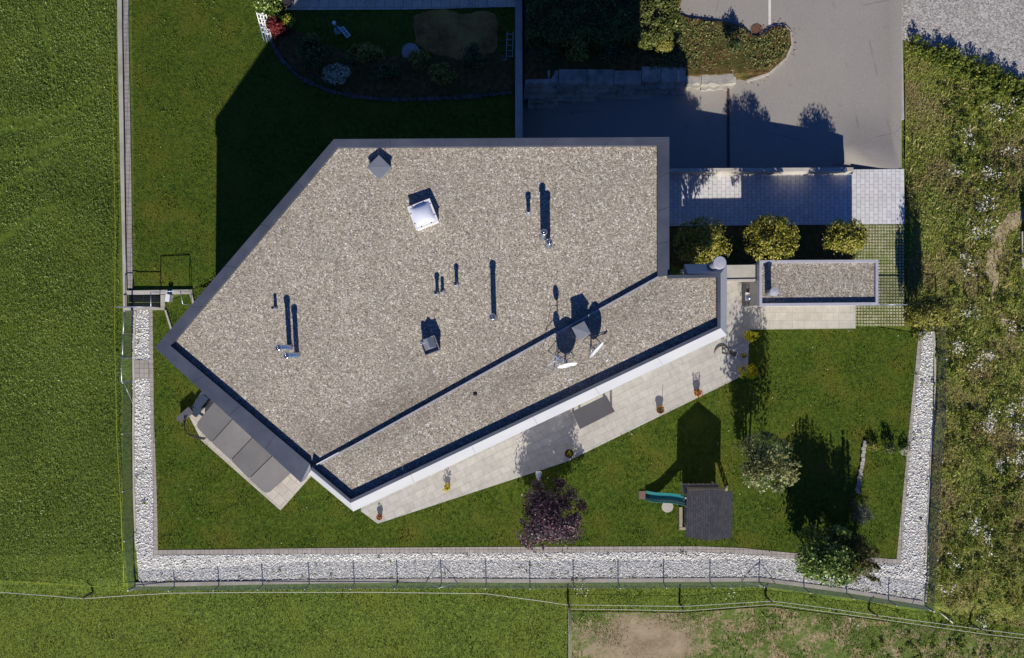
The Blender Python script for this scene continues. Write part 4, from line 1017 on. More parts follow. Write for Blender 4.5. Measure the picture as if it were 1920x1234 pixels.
mb = MB(); cx = n0[0]; y0, y1 = n0[1] - .15, n1[1] + .2; hw = .85
mb.add([(cx - hw, y1, 1.0), (cx + hw, y1, 1.0), (cx + hw, y0, 1.0), (cx - hw, y0, 1.0), (cx - hw, y1, 2.0), (cx + hw, y1, 2.0), (cx + hw, y0, 2.0), (cx - hw, y0, 2.0), (cx, y1, 2.42), (cx, y0, 2.42)],
       [(3, 2, 1, 0), (0, 1, 5, 8, 4), (2, 3, 7, 9, 6), (1, 2, 6, 5), (3, 0, 4, 7)])
build('cabin', mb, 'wood', ph)
for sx in (-1, 1):
    for yy in (y0, y1): build('post', MB().box((cx + sx * (hw - .06), yy + (-.06 if yy == y0 else .06), .5), (.1, .1, 1.0)), 'wood', ph)
a = U(1279, 907, 1.0); b = U(1347, 920, 1.0); mb = MB()
for k in range(4): mb.box(((a[0] + b[0]) / 2, a[1] - .05 - k * .13, 1.0), (b[0] - a[0], .12, .04))
mb.box((a[0] + .1, a[1] - .1, .5), (.06, .06, .96)); mb.box((b[0] - .1, a[1] - .1, .5), (.06, .06, .96))
build('porch', mb, 'wood', ph)
mb = MB(); mb.bar((a[0], a[1] - .02, 1.0), (a[0], a[1] - .75, 1.5), .06, .06); mb.bar((a[0] + .02, a[1], 1.35), (b[0], a[1], 1.35), .05, .05)
for k in range(8): mb.box((a[0] + .05 + k * (b[0] - a[0] - .1) / 7, a[1], 1.18), (.05, .03, .34))
build('porch_rail', mb, 'wood', ph)
# ladder on the east side
f0 = U(1364, 917, 0); mb = MB()
for d in (-.18, .18): mb.bar((f0[0] + d * .2, f0[1] + d, 0), (f0[0] - .5, f0[1] + d - .05, 1.05), .07, .05)
for k in range(4): f = (k + .6) / 4.4; mb.bar((f0[0] - .5 * f, f0[1] - .2 - .05 * f, 1.05 * f), (f0[0] - .5 * f, f0[1] + .2 - .05 * f, 1.05 * f), .09, .035)
build('ladder', mb, 'wood', ph)
# timber sandpit frame
mb = MB(); p = [G(1276, 950), G(1276, 988)]
mb.bar((p[0][0] - .02, p[0][1], .08), (p[1][0] - .02, p[1][1], .08), .16, .18); mb.bar((p[0][0] + .2, p[0][1], .2), (p[1][0] + .2, p[1][1], .2), .06, .4); mb.bar((p[1][0] - .1, p[1][1] - .05, .08), (p[1][0] + 2.1, p[1][1] - .05, .08), .14, .18)
build('timber_base', mb, 'wood', ph)
# slide: half-pipe chute
s0 = U(1288, 939, 1.0); s1 = U(1211, 929, .22)
mb = MB(); mb.smooth = True; vs = []; N1, N2 = 16, 9
for i in range(N1 + 1):
    f = i / N1; x = s0[0] + (s1[0] - s0[0]) * f; y = s0[1] + (s1[1] - s0[1]) * (f * f * .4 + f * .6) + .04 * math.sin(f * 6)
    zc = 1.02 * (1 - f) ** 1.25 + .20 - .06 * math.sin(math.pi * f)
    for j in range(N2):
        a = math.pi * (j / (N2 - 1)); vs.append((x, y + .24 * math.cos(a), zc - .19 * math.sin(a) ** .7 + (0.0)))
    for j in range(N2):
        a = math.pi * (1 - j / (N2 - 1)); vs.append((x, y + .265 * math.cos(a), zc - .215 * math.sin(a) ** .7 - .005))
M_ = 2 * N2
fs = [(i * M_ + j, i * M_ + (j + 1) % M_, (i + 1) * M_ + (j + 1) % M_, (i + 1) * M_ + j) for i in range(N1) for j in range(M_)]
fs += [tuple(range(M_ - 1, -1, -1)), tuple(N1 * M_ + j for j in range(M_))]
mb.add(vs, fs); build('slide', mb, 'teal', ph)
x, y, _ = G(1203.5, 928); mb = MB(); mb.box((x, y, .06), (.34, .42, .05)); tag(build('landing_mat', mb, 'rubber', loc=(x, y, .03)), 'brown rubber mat at the foot of the slide', 'mat')
x, y, _ = G(1251, 949); mb = MB(); mb.lathe((x, y, .02), [(.30, 0), (.31, .05), (.29, .08), (.02, .085)], 26, False); tag(build('stepping_stone', mb, 'concrete', loc=(x, y, 0)), 'round pale stone disc in the grass beside the slide', 'stone')
# white bag on a stake
x, y, _ = U(1010, 893, .5); wb = thing('white_bag', 'white bag on a stake in the lawn by the purple tree', 'bag', (x, y, 0))
mb = MB(); mb.tube([(x, y, 0), (x, y, .5)], .015, 6); build('stake', mb, 'galv', wb)
mb = MB(); mb.smooth = True
vs = []; pr = [(.02, -.35), (.07, -.2), (.11, 0), (.13, .16), (.10, .24), (.02, .25)]
for k, (r_, s_) in enumerate(pr):
    for j in range(10):
        a = 2 * math.pi * j / 10; vs.append((x + r_ * math.cos(a) * 1.25, y + s_ * .95 + .02, .5 + r_ * math.sin(a) * .6))
fs = [(i * 10 + j, i * 10 + (j + 1) % 10, (i + 1) * 10 + (j + 1) % 10, (i + 1) * 10 + j) for i in range(5) for j in range(10)] + [tuple(range(9, -1, -1)), tuple(50 + j for j in range(10))]
mb.add(vs, fs); build('bag', mb, 'plasticwhite', wb)

# ------------------------------------------------------------------ trees and shrubs
def at(px, py, z): return U(px, py, z)
c_ = at(1030, 967, 1.75); tree('purple_tree', 'round dark purple-leaved tree by the white stones', 'tree', (c_[0], c_[1] + .1, 0), c_, (1.76, 1.72, 1.4), 15000, .115, 'purple', .06, limbs=16, stems=4, clumps=44, spread=.22, shell=(.3, 1.05), shoots=8)
for px, py, r_, n_, lab in ((1318, 456, 1.28, 6500, 'clipped ball tree half in the house shadow'), (1446, 449, 1.22, 6500, 'middle clipped ball tree beside the paved path'), (1585, 447, 1.02, 5200, 'smallest clipped ball tree next to the grass pavers')):
    c_ = at(px, py, 2.75); tree('ball_tree', lab, 'tree', (c_[0], c_[1], 0), c_, (r_, r_ * .92, .95), n_, .12, 'ball', .07, 'clipped trees along the path', limbs=12, clumps=80, spread=.2, shell=(.35, 1.0), low=-.45)
c_ = at(1432, 866, 2.9); tree('variegated_tree', 'tall loose tree with cream variegated leaves in the lawn', 'tree', (c_[0] - .05, c_[1] + .15, 0), c_, (1.30, 1.30, 2.6), 5600, .14, 'varieg', .07, limbs=16, stems=3, clumps=28, spread=.26, shell=(.25, 1.05), shoots=9)
c_ = at(1551, 1040, 1.9); tree('glossy_tree', 'dark green glossy tree overhanging the white stones', 'tree', (c_[0], c_[1] + .1, 0), c_, (1.6, 1.36, 1.6), 12000, .15, 'glossy', .07, limbs=14, stems=3, clumps=40, spread=.24, shell=(.35, 1.05), shoots=9)
c_ = at(1606, 1050, 1.5); tree('willow_shrub', 'feathery olive shrub growing against the glossy tree', 'shrub', (c_[0], c_[1] + .1, 0), c_, (1.0, 1.1, 1.5), 8000, .19, 'willow', .04, limbs=10, stems=3, clumps=24, spread=.28, asp=.16, shoots=8)
# upright shoots that give the shadow its flame outline
c_ = G(1607, 958); shrub('bare_shrub', 'bluish twiggy bare shrub in the dark tree shadow', c_, (.55, .75, .7), 900, .22, 'twig', cat='shrub', asp=.08, clumps=16)
shrub('bed_shrub', 'low yellow green shrub by the small stone edging', G(1633, 836), (.32, .22, .35), 420, .08, 'shrubol', 'low plants in the small bed')
shrub('bed_shrub', 'dark low shrub in the middle of the small bed', G(1660, 838), (.40, .26, .45), 500, .09, 'shrubdk', 'low plants in the small bed')
shrub('bed_shrub', 'pale grey green round cushion at the stone edging', G(1694, 843), (.30, .26, .30), 420, .06, 'silver', 'low plants in the small bed')
c_ = [G(1620, 826), G(1617, 850), G(1613, 880), G(1609, 905), G(1606, 925)]; mb = MB()
for p0, p1 in zip(c_[:-1], c_[1:]):
    for s_ in range(4):
        f0, f1 = s_ / 4, (s_ + .92) / 4; q0 = [p0[k] + (p1[k] - p0[k]) * f0 for k in range(3)]; q1 = [p0[k] + (p1[k] - p0[k]) * f1 for k in range(3)]
        j = random.uniform(-.03, .03); mb.bar((q0[0] + j, q0[1], .07), (q1[0] + j, q1[1], .07), random.uniform(.16, .22), random.uniform(.12, .18))
tag(build('stone_edging', mb, 'rock', loc=c_[2]), 'short crooked row of pale edging stones in the lawn', 'edging')
# fence-corner shrub east of the pavers, tall shadow
c_ = at(1742, 586, 1.8); tree('corner_shrub', 'tall loose shrub at the fence corner next to grass pavers', 'shrub', (c_[0], c_[1] + .1, 0), c_, (.70, .85, 1.95), 6000, .13, 'shrubol', .05, limbs=10, stems=3, clumps=32, spread=.26)
# hedge on the bank
hx0, hx1 = at(986, 30, .9)[0], at(1268, 30, .9)[0]; hy0, hy1 = at(0, 62, .9)[1], at(0, -90, .9)[1]
hg = thing('hedge', 'broad clipped green hedge beside the parking area', 'hedge', ((hx0 + hx1) / 2, (hy0 + hy1) / 2, -.6))
n_ = 30000
pp = np.c_[RNG.uniform(hx0, hx1, n_), RNG.uniform(hy0, hy1, n_), np.zeros(n_)]
lump = .16 * np.sin(pp[:, 0] * 2.1 + 1.3 * np.sin(pp[:, 1] * 1.7)) * np.sin(pp[:, 1] * 2.6 + .8) + .10 * np.sin(pp[:, 0] * 5.3) * np.sin(pp[:, 1] * 4.7)
pp[:, 2] = .78 + lump - RNG.random(n_) ** 2 * .5
k = int(n_ * .35); pp[:k, 1] = hy0 + RNG.normal(0, .14, k) + .15 * np.sin(pp[:k, 0] * 2.7); pp[:k, 2] = RNG.uniform(-.6, .85, k)
k2 = int(n_ * .5); pp[k:k2, 0] = hx1 + RNG.normal(0, .14, k2 - k) + .15 * np.sin(pp[k:k2, 1] * 2.9); pp[k:k2, 2] = RNG.uniform(-.6, .85, k2 - k)
Nn = np.tile([0, -.3, 1.], (n_, 1)); V, Fc = leafquads(pp, Nn, .14); build_np('foliage', V, Fc, 'hedge', hg)
mb = MB(); mb.box(((hx0 + hx1) / 2, (hy0 + hy1) / 2, -.05), (hx1 - hx0 - .3, hy1 - hy0 - .3, 1.1)); build('branches', mb, 'bark', hg)
for px, py, rx, ry, rz_, n_, mt, lab in (
    (1232, 62, .6, .5, .9, 1500, 'hedge', 'loose pale shrub at the lit hedge corner'),
    (1240, 90, .6, .42, .55, 1200, 'shrubol', 'light olive shrub below the hedge near the shadow edge'),
    (1080, 92, .85, .75, .75, 1500, 'shrubol', 'wide brownish shrub in shade above the stone wall'),
    (1150, 105, .8, .6, .6, 1200, 'shrubdk', 'dark spreading shrub in shade above the stone wall'),
    (1020, 100, .6, .7, .6, 900, 'shrubdk', 'dark shrub in the shaded corner by the dividing wall'),
    (1373, 92, .45, .42, .5, 700, 'shrubdk', 'small dark tuft in the sunny planted island')):
    shrub('bank_shrub', lab, at(px, py, -.4), (rx, ry, rz_), n_, .12, mt, 'shrubs on the bank')
# ground cover on the island and bank
P = scatter(shrink(HEDGEG, .14), 260); P = P[(P[:, 1] > 13.95)]; zz = zh(P[:, 0], P[:, 1])
k = P[:, 0] > 6.5; V, Fc = leafquads(np.c_[P[k], zz[k] + .03 + .12 * RNG.random(k.sum())], np.tile([0, 0, 1.], (k.sum(), 1)), .10)
tag(build_np('ground_cover', V, Fc, 'ivy'), 'creeping green and brown ground cover on the kerbed island', 'ground cover', kind='stuff')

P = np.array([U(px + random.gauss(0, 7), py + random.gauss(0, 7), -.7)[:2] for px, py in kpts for _ in range(6)]); zz = np.maximum(zd(P[:, 0], P[:, 1]), np.where(inpoly(P[:, 0], P[:, 1], HEDGEG), zh(P[:, 0], P[:, 1]), -9)) + .06
V, Fc = leafquads(np.c_[P, zz], np.tile([0, 0, 1.], (len(P), 1)), .075, .7, .25)
tag(build_np('fallen_leaves', V, Fc, 'litter'), 'brown fallen leaves gathered along the island kerb', 'leaves', kind='stuff')
# back garden bed
BED = GP([(505, 62), (520, 100), (560, 145), (620, 172), (700, 186), (800, 187), (890, 182), (962, 174), (962, 100), (880, 95), (780, 110), (640, 95), (560, 60), (530, 40)])
tag(drape('shrub_bed', BED, zg, .05, 'soil'), kind='structure')
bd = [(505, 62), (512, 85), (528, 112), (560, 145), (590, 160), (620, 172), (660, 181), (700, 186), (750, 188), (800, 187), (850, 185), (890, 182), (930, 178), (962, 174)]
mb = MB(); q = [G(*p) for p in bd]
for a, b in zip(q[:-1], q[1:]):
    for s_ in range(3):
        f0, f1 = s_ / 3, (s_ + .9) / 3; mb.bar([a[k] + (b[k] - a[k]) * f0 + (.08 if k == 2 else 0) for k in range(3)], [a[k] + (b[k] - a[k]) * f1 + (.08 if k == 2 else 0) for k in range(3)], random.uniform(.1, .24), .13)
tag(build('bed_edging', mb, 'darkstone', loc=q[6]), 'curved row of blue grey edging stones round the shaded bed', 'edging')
tag(drape('dry_bed', ragged(GP([(775, 30), (790, 25), (915, 22), (930, 30), (934, 80), (925, 100), (880, 112), (800, 98), (778, 80)]), 4, .12), zg, .055, 'mulch'), kind='structure')
tag(drape('neighbour_terrace', GP([(535, 20), (760, 19), (966, 14), (966, -80), (535, -80)]), zg, .07, 'nbpath'), kind='structure')
for px, py, rx, ry, rz_, n_, mt, lab in (
    (590, 108, .75, .75, .7, 1700, 'shrubdk', 'dark spiky shrub at the left end of the shaded bed'),
    (636, 146, .75, .55, .5, 1600, 'silver', 'silvery pale shrub at the curved bed edge'),
    (690, 110, .95, .6, .6, 1500, 'shrubol', 'wide olive shrub above the silvery shrub'),
    (733, 142, .7, .55, .6, 1300, 'shrubdk', 'dark shrub in the middle of the shaded bed'),
    (788, 118, .6, .5, .5, 1100, 'shrubol', 'yellowish shrub next to the woven disc'),
    (832, 143, .75, .55, .55, 1500, 'shrubol', 'rounded olive shrub right of the bed centre'),
    (890, 118, .65, .75, .8, 1600, 'shrubdk', 'dark tall shrub by the dry brown bed'),
    (588, 75, .5, .35, .3, 500, 'shrubol', 'thin light green perennial near the white toy frame'),
    (545, 45, .35, .35, .4, 400, 'shrubyl', 'small yellow tinted plant beside the red shrub')):
    shrub('garden_shrub', lab, G(px, py), (rx, ry, rz_), n_, .13, mt, 'shrubs in the back garden bed')
shrub('red_shrub', 'red-leaved shrub beside the white folded chairs', G(526, 58), (.55, .6, .6), 1300, .12, 'redleaf')
c_ = G(510, 12); tree('lit_shrub', 'sunlit bright green shrub at the top edge of photo', 'shrub', c_, (c_[0], c_[1], c_[2] + 1.0), (.75, .95, .95), 3000, .12, 'glossy', .04, stems=3)
x, y, z = G(540, 9); mb = MB(); mb.lathe((x, y, z + .05), [(.2, 0), (.28, .4), (.26, .42), (.24, .36)], 18); tag(build('dark_planter', mb, 'dark', loc=(x, y, z)), 'round dark planter on the neighbour terrace slabs', 'planter')
# white folded chairs leaning on the bed edge
for k in range(2):
    c_ = G(496 + 6 * k, 56 + 3 * k); t_ = thing('folded_chair', ('outer' if k == 0 else 'inner') + ' white folded garden chair leaning by the red shrub', 'chair', c_, 'folded white chairs')
    mb = MB(); x, y, z = c_
    for d in (-.16, .16): mb.bar((x + d, y + .6, z + .75), (x + d * .8 + .12, y - .55, z + .05), .045, .03)
    build('frame', mb, 'white', t_)
    for s_ in range(5):
        mb = MB(); f = s_ / 6 + .05; mb.bar((x - .16 + .12 * f, y + .6 - 1.15 * f, z + .76 - .7 * f), (x + .16 + .1 * f, y + .6 - 1.15 * f, z + .76 - .7 * f), .07, .015)
        build('slat', mb, 'white', t_)
    mb = MB(); mb.bar((x - .1, y + .1, z + .5), (x + .02, y - .7, z + .03), .03, .03); mb.bar((x + .16, y + .1, z + .5), (x + .26, y - .7, z + .03), .03, .03); build('legs', mb, 'bluepaint', t_)
# white toy frame + basin + parasol base
x, y, z = G(648, 62); tf = thing('toy_frame', 'white plastic frame with dark holes lying on the back lawn', 'toy', (x, y, z))
rzt = math.atan2(-(70 - 52), 655 - 640); mb = MB(); rotbox(mb, x, y, z + .03, z + .14, .62, .26, rzt); build('body', mb, 'plasticwhite', tf)
mb = MB(); ca, sa = math.cos(rzt), math.sin(rzt)
for k in (-.2, -.06, .08, .2): mb.box((x + k * ca, y + k * sa, z + .145), (.07, .12, .012), rzt)
build('holes', mb, 'dark', tf)
x, y, z = G(634, 58); gp_ = thing('garden_pump', 'tilted blue green garden post with white round top on the back lawn', 'post', (x, y, z))
t0 = U(626.5, 43, z + .9); mb = MB(); mb.tube([(x, y, z), t0], .05, 10); build('pole', mb, 'bluepaint', gp_)
mb = MB(); mb.lathe((t0[0], t0[1], t0[2]), [(.10, -.04), (.10, .03), (.03, .05)], 18); build('cap', mb, 'plasticwhite', gp_)
mb = MB(); mb.lathe((x, y, z), [(.22, 0), (.22, .05), (.06, .08)], 18); build('base', mb, 'kerb', gp_)
x, y, z = G(770, 98); mb = MB(); mb.lathe((x, y, z + .03), [(.46, 0), (.46, .05), (.42, .06), (.42, .04), (.28, .045), (.27, .055), (.12, .055), (.11, .045), (.02, .05)], 30, False); tag(build('woven_disc', mb, 'kerb', loc=(x, y, z)), 'round grey patterned disc lying by the shaded bed', 'disc')
# blue-white ladder on the dividing wall
a = G(956, 66); b = G(952, 114); t_ = thing('ladder', 'pale metal ladder lying against the dividing wall', 'ladder', (a[0], (a[1] + b[1]) / 2, a[2]))
mb = MB()
for d in (-.13, .19): mb.tube([(a[0] + d, a[1], a[2] + .5), (b[0] + d + .06, b[1] + .12, b[2] + .1)] + ([(b[0] + d, b[1], b[2] + .08), (b[0] + d - .1, b[1] + .02, b[2] + .08)] if d < 0 else []), .02, 6)
build('rails', mb, 'galv', t_); mb = MB()
for k in range(5): f = (k + .5) / 5.2; yy = a[1] + (b[1] - a[1]) * f; zz = a[2] + .5 + (b[2] + .1 - a[2] - .5) * f; mb.tube([(a[0] - .13 + .03 * f, yy, zz), (a[0] + .2, yy, zz)], .016, 6)
build('rungs', mb, 'galv', t_)

# ------------------------------------------------------------------ wire fences
def wire_fence(label, tops, hgt, braces=(), rail=False, zoff=0):
    """tops: post tops as photo pixels; the foot stands on the ground straight below"""
    feet = []
    for px, py in tops:
        z = 0.
        for _ in range(10): x, y, _z = U(px, py, z + hgt); z = float(zg(x, y)) + zoff
        feet.append((x, y, z))
    t_ = thing('wire_fence', label, 'fence', feet[len(feet) // 2])
    for i, (x, y, z) in enumerate(feet):
        mb = MB(); mb.tube([(x, y, z - .2), (x, y, z + hgt)], .028, 8)
        p_ = build('post', mb, 'wire', t_)
        mb = MB(); mb.lathe((x, y, z + hgt), [(.03, 0), (.03, .02), (.01, .03)], 8); build('cap', mb, 'plasticwhite', p_)
        if i in braces:
            for d in ((-1, 1) if 0 < i < len(feet) - 1 else (1,) if i == 0 else (-1,)):
                q = feet[i + d]; f = .4; mb = MB(); mb.tube([(x, y, z + hgt * .9), (x + (q[0] - x) * f, y + (q[1] - y) * f, z + (q[2] - z) * f + .05)], .016, 6); build('brace', mb, 'galv', t_)
    V = []; Fc = []
    def ribbon(p, q, w_):
        p = np.array(p); q = np.array(q); d = q - p; L = np.linalg.norm(d)
        if L < 1e-6: return
        d /= L; n1 = np.cross(d, [0.31, .41, .86]); n1 /= np.linalg.norm(n1); n2 = np.cross(d, n1); o = len(V)
        for e in (p, q):
            for k in range(3):
                a_ = 2.094 * k; V.append(e + (n1 * math.cos(a_) + n2 * math.sin(a_)) * w_)
        for k in range(3): Fc.append((o + k, o + (k + 1) % 3, o + 3 + (k + 1) % 3, o + 3 + k))
    for a_, b_ in zip(feet[:-1], feet[1:]):
        L = math.dist(a_, b_); n_ = int(L / .055); dx = (b_[0] - a_[0]) / n_; dy = (b_[1] - a_[1]) / n_; dz = (b_[2] - a_[2]) / n_; m_ = int(hgt / .055)
        for i in range(-m_, n_ + 1):
            for sgn in (1, -1):
                # diagonal wires, clipped to the panel
                i0 = i if sgn > 0 else i + m_; k0, k1 = 0, m_
                if sgn > 0: k0 = max(0, -i0); k1 = min(m_, n_ - i0)
                else: k0 = max(0, i0 - n_); k1 = min(m_, i0)
                if k1 <= k0: continue
                P0 = (a_[0] + dx * (i0 + sgn * k0), a_[1] + dy * (i0 + sgn * k0), a_[2] + dz * (i0 + sgn * k0) + .05 + (hgt - .08) * k0 / m_)
                P1 = (a_[0] + dx * (i0 + sgn * k1), a_[1] + dy * (i0 + sgn * k1), a_[2] + dz * (i0 + sgn * k1) + .05 + (hgt - .08) * k1 / m_)
                ribbon(P0, P1, .0034)
        ribbon((a_[0], a_[1], a_[2] + hgt - .03), (b_[0], b_[1], b_[2] + hgt - .03), .005)
        ribbon((a_[0], a_[1], a_[2] + .05), (b_[0], b_[1], b_[2] + .05), .005)
    build_np('wire_mesh', np.array(V), np.array(Fc), 'wire', t_)
    if rail:
        mb = MB()
        for a_, b_ in zip(feet[:-1], feet[1:]): mb.tube([(a_[0], a_[1], a_[2] + hgt), (b_[0], b_[1], b_[2] + hgt)], .022, 8)
        build('top_rail', mb, 'galv', t_)
    return feet
HF = 1.0
bt = [(240, 1108), (316, 1108), (400, 1107), (483, 1106), (571, 1105), (657, 1104.5), (740, 1104), (824, 1103), (910, 1103.5), (994, 1104), (1077, 1103.5), (1163, 1103), (1250, 1102.5), (1339, 1102), (1433, 1101), (1519, 1112), (1601, 1123), (1681, 1136), (1751, 1147)]
FB = wire_fence('long green wire fence along the bottom of the white stones', bt, HF, braces=(0, 7, 14, 18))
FL = wire_fence('green wire fence on the left between field and white stones', [(230, 718), (229, 814), (230, 922), (233, 1015), (240, 1107)], HF, braces=(0,))
FL2 = wire_fence('short wire fence with tube rail left of the upper stones', [(233, 583), (231, 625), (229.5, 670)], HF, rail=True)
FR = wire_fence('green wire fence on the right below the rough meadow', [(1772, 610), (1775, 674), (1775, 770), (1767, 866), (1763, 958), (1758, 1050), (1751, 1146)], HF)
FT = wire_fence('low rail fence from the shed to the meadow corner', [(1648, 571.5), (1715, 571), (1774, 571.5)], HF, rail=True)
# gate
a, b = FL2[-1], FL[0]
gt = thing('garden_gate', 'tube metal garden gate in the left wire fence', 'gate', ((a[0] + b[0]) / 2, (a[1] + b[1]) / 2, 0))
mb = MB()
for z in (.1, 1.1): mb.tube([(a[0], a[1] - .05, z), (b[0], b[1] + .05, z)], .025, 8)
for q, d in ((a, -.05), (b, .05)): mb.tube([(q[0], q[1] + d, .05), (q[0], q[1] + d, 1.12)], .025, 8)
build('frame', mb, 'galv', gt)
mb = MB(); k = 9
for i in range(1, k): y = a[1] + (b[1] - a[1]) * i / k; mb.tube([(a[0], y, .1), (a[0], y, 1.1)], .008, 5)
build('bars', mb, 'galv', gt)
mb = MB(); mb.box((a[0] + .05, b[1] + .15, .95), (.12, .06, .04)); build('handle', mb, 'dark', gt)
# retaining wall under the bottom fence and low kerb walls at the sides
def wall_strip(label, feet, wdt, ztop, zbot, dx=0, dy=0):
    mb = MB()
    for p, q in zip(feet[:-1], feet[1:]):
        d = Vector((q[0] - p[0], q[1] - p[1])).normalized(); n_ = Vector((-d.y, d.x)) * wdt / 2
        c0_, c1_ = Vector((p[0] + dx, p[1] + dy)), Vector((q[0] + dx, q[1] + dy))
        poly = [tuple(c0_ - n_), tuple(c1_ - n_), tuple(c1_ + n_), tuple(c0_ + n_)]
        tz = lambda x, y: float(zg(x, y)) if False else 0
        vs = [(*poly[0], zbot(p)), (*poly[1], zbot(q)), (*poly[2], zbot(q)), (*poly[3], zbot(p)), (*poly[0], ztop(p)), (*poly[1], ztop(q)), (*poly[2], ztop(q)), (*poly[3], ztop(p))]
        mb.add(vs, [(3, 2, 1, 0), (4, 5, 6, 7), (0, 1, 5, 4), (2, 3, 7, 6), (1, 2, 6, 5), (3, 0, 4, 7)])
    return tag(build('edge_wall', mb, 'concrete', loc=feet[len(feet) // 2]), label, 'wall')
wall_strip('low concrete wall under the bottom wire fence', FB, .20, lambda p: float(zg(p[0], p[1] + .2)) + .10, lambda p: p[2] - .6, dy=.12)
wall_strip('low concrete wall beside the left wire fence', FL2 + FL, .10, lambda p: float(zg(p[0], p[1])) + .10, lambda p: p[2] - .4, dx=.10)
wall_strip('low concrete wall beside the right wire fence', FR, .10, lambda p: float(zg(p[0], p[1])) + .10, lambda p: p[2] - .4, dx=-.10)

# ------------------------------------------------------------------ pasture posts, tapes, cords
HP = 1.15
def stake(px, py, label, h_=HP):
    z = 0.
    for _ in range(10): x, y, _z = U(px, py, z + h_); z = float(zg(x, y))
    t_ = thing('fence_stake', label, 'post', (x, y, z), 'wooden pasture stakes')
    mb = MB(); mb.tube([(x, y, z - .2), (x, y, z + h_ * .6), (x + .01, y, z + h_)], [.058, .055, .045], 8); build('stake', mb, 'postwood', t_)
    for q in (.85, .5): build('insulator', MB().box((x, y - .055, z + h_ * q), (.05, .04, .06)), 'black', t_)
    return (x, y, z)
stk = [stake(155, 1121.5, 'wooden stake in the grass at far left by the white tape', .95), stake(1067, 1141, 'wooden stake at the corner of the tapes'), stake(1282, 1144, 'wooden stake standing behind the playhouse beyond the fence'),
       stake(1448, 1131, 'wooden stake where the double tape bends'), stake(1647, 1157, 'wooden stake below the glossy tree beyond the fence'), stake(1841, 1182, 'wooden stake at far right of the double tape')]
def cord(name, label, pts, r, mat, cat, h_=None):
    Q = []
    for px, py, hh in pts:
        z = 0.
        for _ in range(10): x, y, _z = U(px, py, z + hh); z = float(zg(x, y))
        Q.append((x, y, z + hh))
    mb = MB(); mb.tube(Q, r, 6); return tag(build(name, mb, mat, loc=Q[len(Q) // 2]), label, cat)
cord('fence_tape', 'single white tape sagging along the field at bottom left', [(-60, 1108, .8), (0, 1110.5, .8), (90, 1117, .8), (155, 1122.5, .8), (235, 1117, .8), (320, 1112, .8), (480, 1110.5, .8), (700, 1110.5, .8), (910, 1113, .8), (1000, 1125, .8), (1066, 1134.5, .9)], .014, 'tape', 'tape')
cord('fence_tape', 'upper white tape of the pair running right of corner', [(1067, 1134, 1.0), (1170, 1135.5, 1.0), (1281, 1137, 1.0), (1447, 1127, 1.0), (1550, 1140, 1.0), (1646, 1154, 1.0), (1840, 1180, 1.0), (2000, 1200, 1.0)], .012, 'tape', 'tape')
cord('fence_tape', 'lower white tape of the pair running right of corner', [(1070, 1142, .55), (1170, 1143, .55), (1283, 1145.5, .55), (1447, 1133, .55), (1550, 1147, .55), (1646, 1160, .55), (1840, 1188, .55), (2000, 1206, .55)], .012, 'tape', 'tape')
cord('fence_tape', 'left of two white tapes running down the frame bottom', [(1066, 1140, 1.0), (1067, 1190, 1.0), (1067, 1300, 1.0)], .012, 'tape', 'tape')
cord('fence_tape', 'right of two white tapes running down the frame bottom', [(1070, 1143, .55), (1070.5, 1190, .55), (1070.5, 1300, .55)], .012, 'tape', 'tape')
cord('boundary_string', 'thin yellow cord beside the left wire fence', [(208, -40, .3), (210, 140, .3), (216, 420, .3), (215, 620, .3), (219, 820, .3), (226, 940, .3), (233, 1100, .3)], .011, 'yellow', 'cord')
cord('boundary_string', 'yellow cord crossing the field at bottom left', [(-60, 1086, .3), (0, 1089, .3), (120, 1096, .3), (234, 1103, .3)], .012, 'yellow', 'cord')
mb = MB(); a = G(1760, 1147); b = G(1785, 1167); mb.tube([(a[0], a[1], a[2] + .15), (b[0], b[1], b[2] + .1)], .03, 6); tag(build('loose_pole', mb, 'tape', loc=a), 'pale loose pole lying outside the bottom right fence corner', 'pole')
# dark trough at the right frame edge
x, y, z = G(1928, 455); t_ = thing('water_trough', 'dark trough with pale concrete foot at the right edge', 'trough', (x, y, z))
build('foot', MB().box((x, y - .4, z + .08), (.9, 1.9, .2)), 'concrete', t_); build('trough', MB().box((x + .02, y + .15, z + .55), (.75, 2.0, .75)), 'dark', t_)

# ------------------------------------------------------------------ grass and weeds (uncountable)
HOUSE_X = [shrink(main_out, .3), an]
FIELD_W = GP([(-80, -60), (218, -60), (228, 580), (228, 700), (228, 900), (238, 1108), (-80, 1108)])
FIELD_S = GP([(-80, 1112), (240, 1110), (700, 1100), (1130, 1100), (1430, 1100), (1600, 1120), (1760, 1148), (2010, 1180), (2010, 1300), (-80, 1300)])
NB = [U(535, 22, -3)[:2], U(966, 18, -3)[:2], (0, 30), (-14, 30)]
def grass(name, poly, dens, h_, w_, mat, label, holes=(), lean=.6, keep=None):
    P = scatter(poly, dens, holes)
    if keep is not None: P = P[keep(P)]
    V, Fc = blades(P, zg(P[:, 0], P[:, 1]) + .03, h_, w_, lean)
    return V, Fc
def emit(name, parts, mat, label, cat='grass'):
    V = np.concatenate([p[0] for p in parts]); o = 0; Fs = []
    for p in parts: Fs.append(p[1] + o); o += len(p[0])
    return tag(build_np(name, V, np.concatenate(Fs), mat), label, cat, kind='stuff')
TRACKS = [GP(q) for q in ([(-20, 234), (60, 226), (110, 210), (175, 165)], [(-20, 252), (55, 243), (118, 221), (185, 178)], [(-20, 308), (60, 292), (125, 262)], [(-20, 470), (40, 425), (100, 392)], [(-20, 372), (50, 330), (105, 300)], [(70, 20), (95, 110), (100, 200)])]
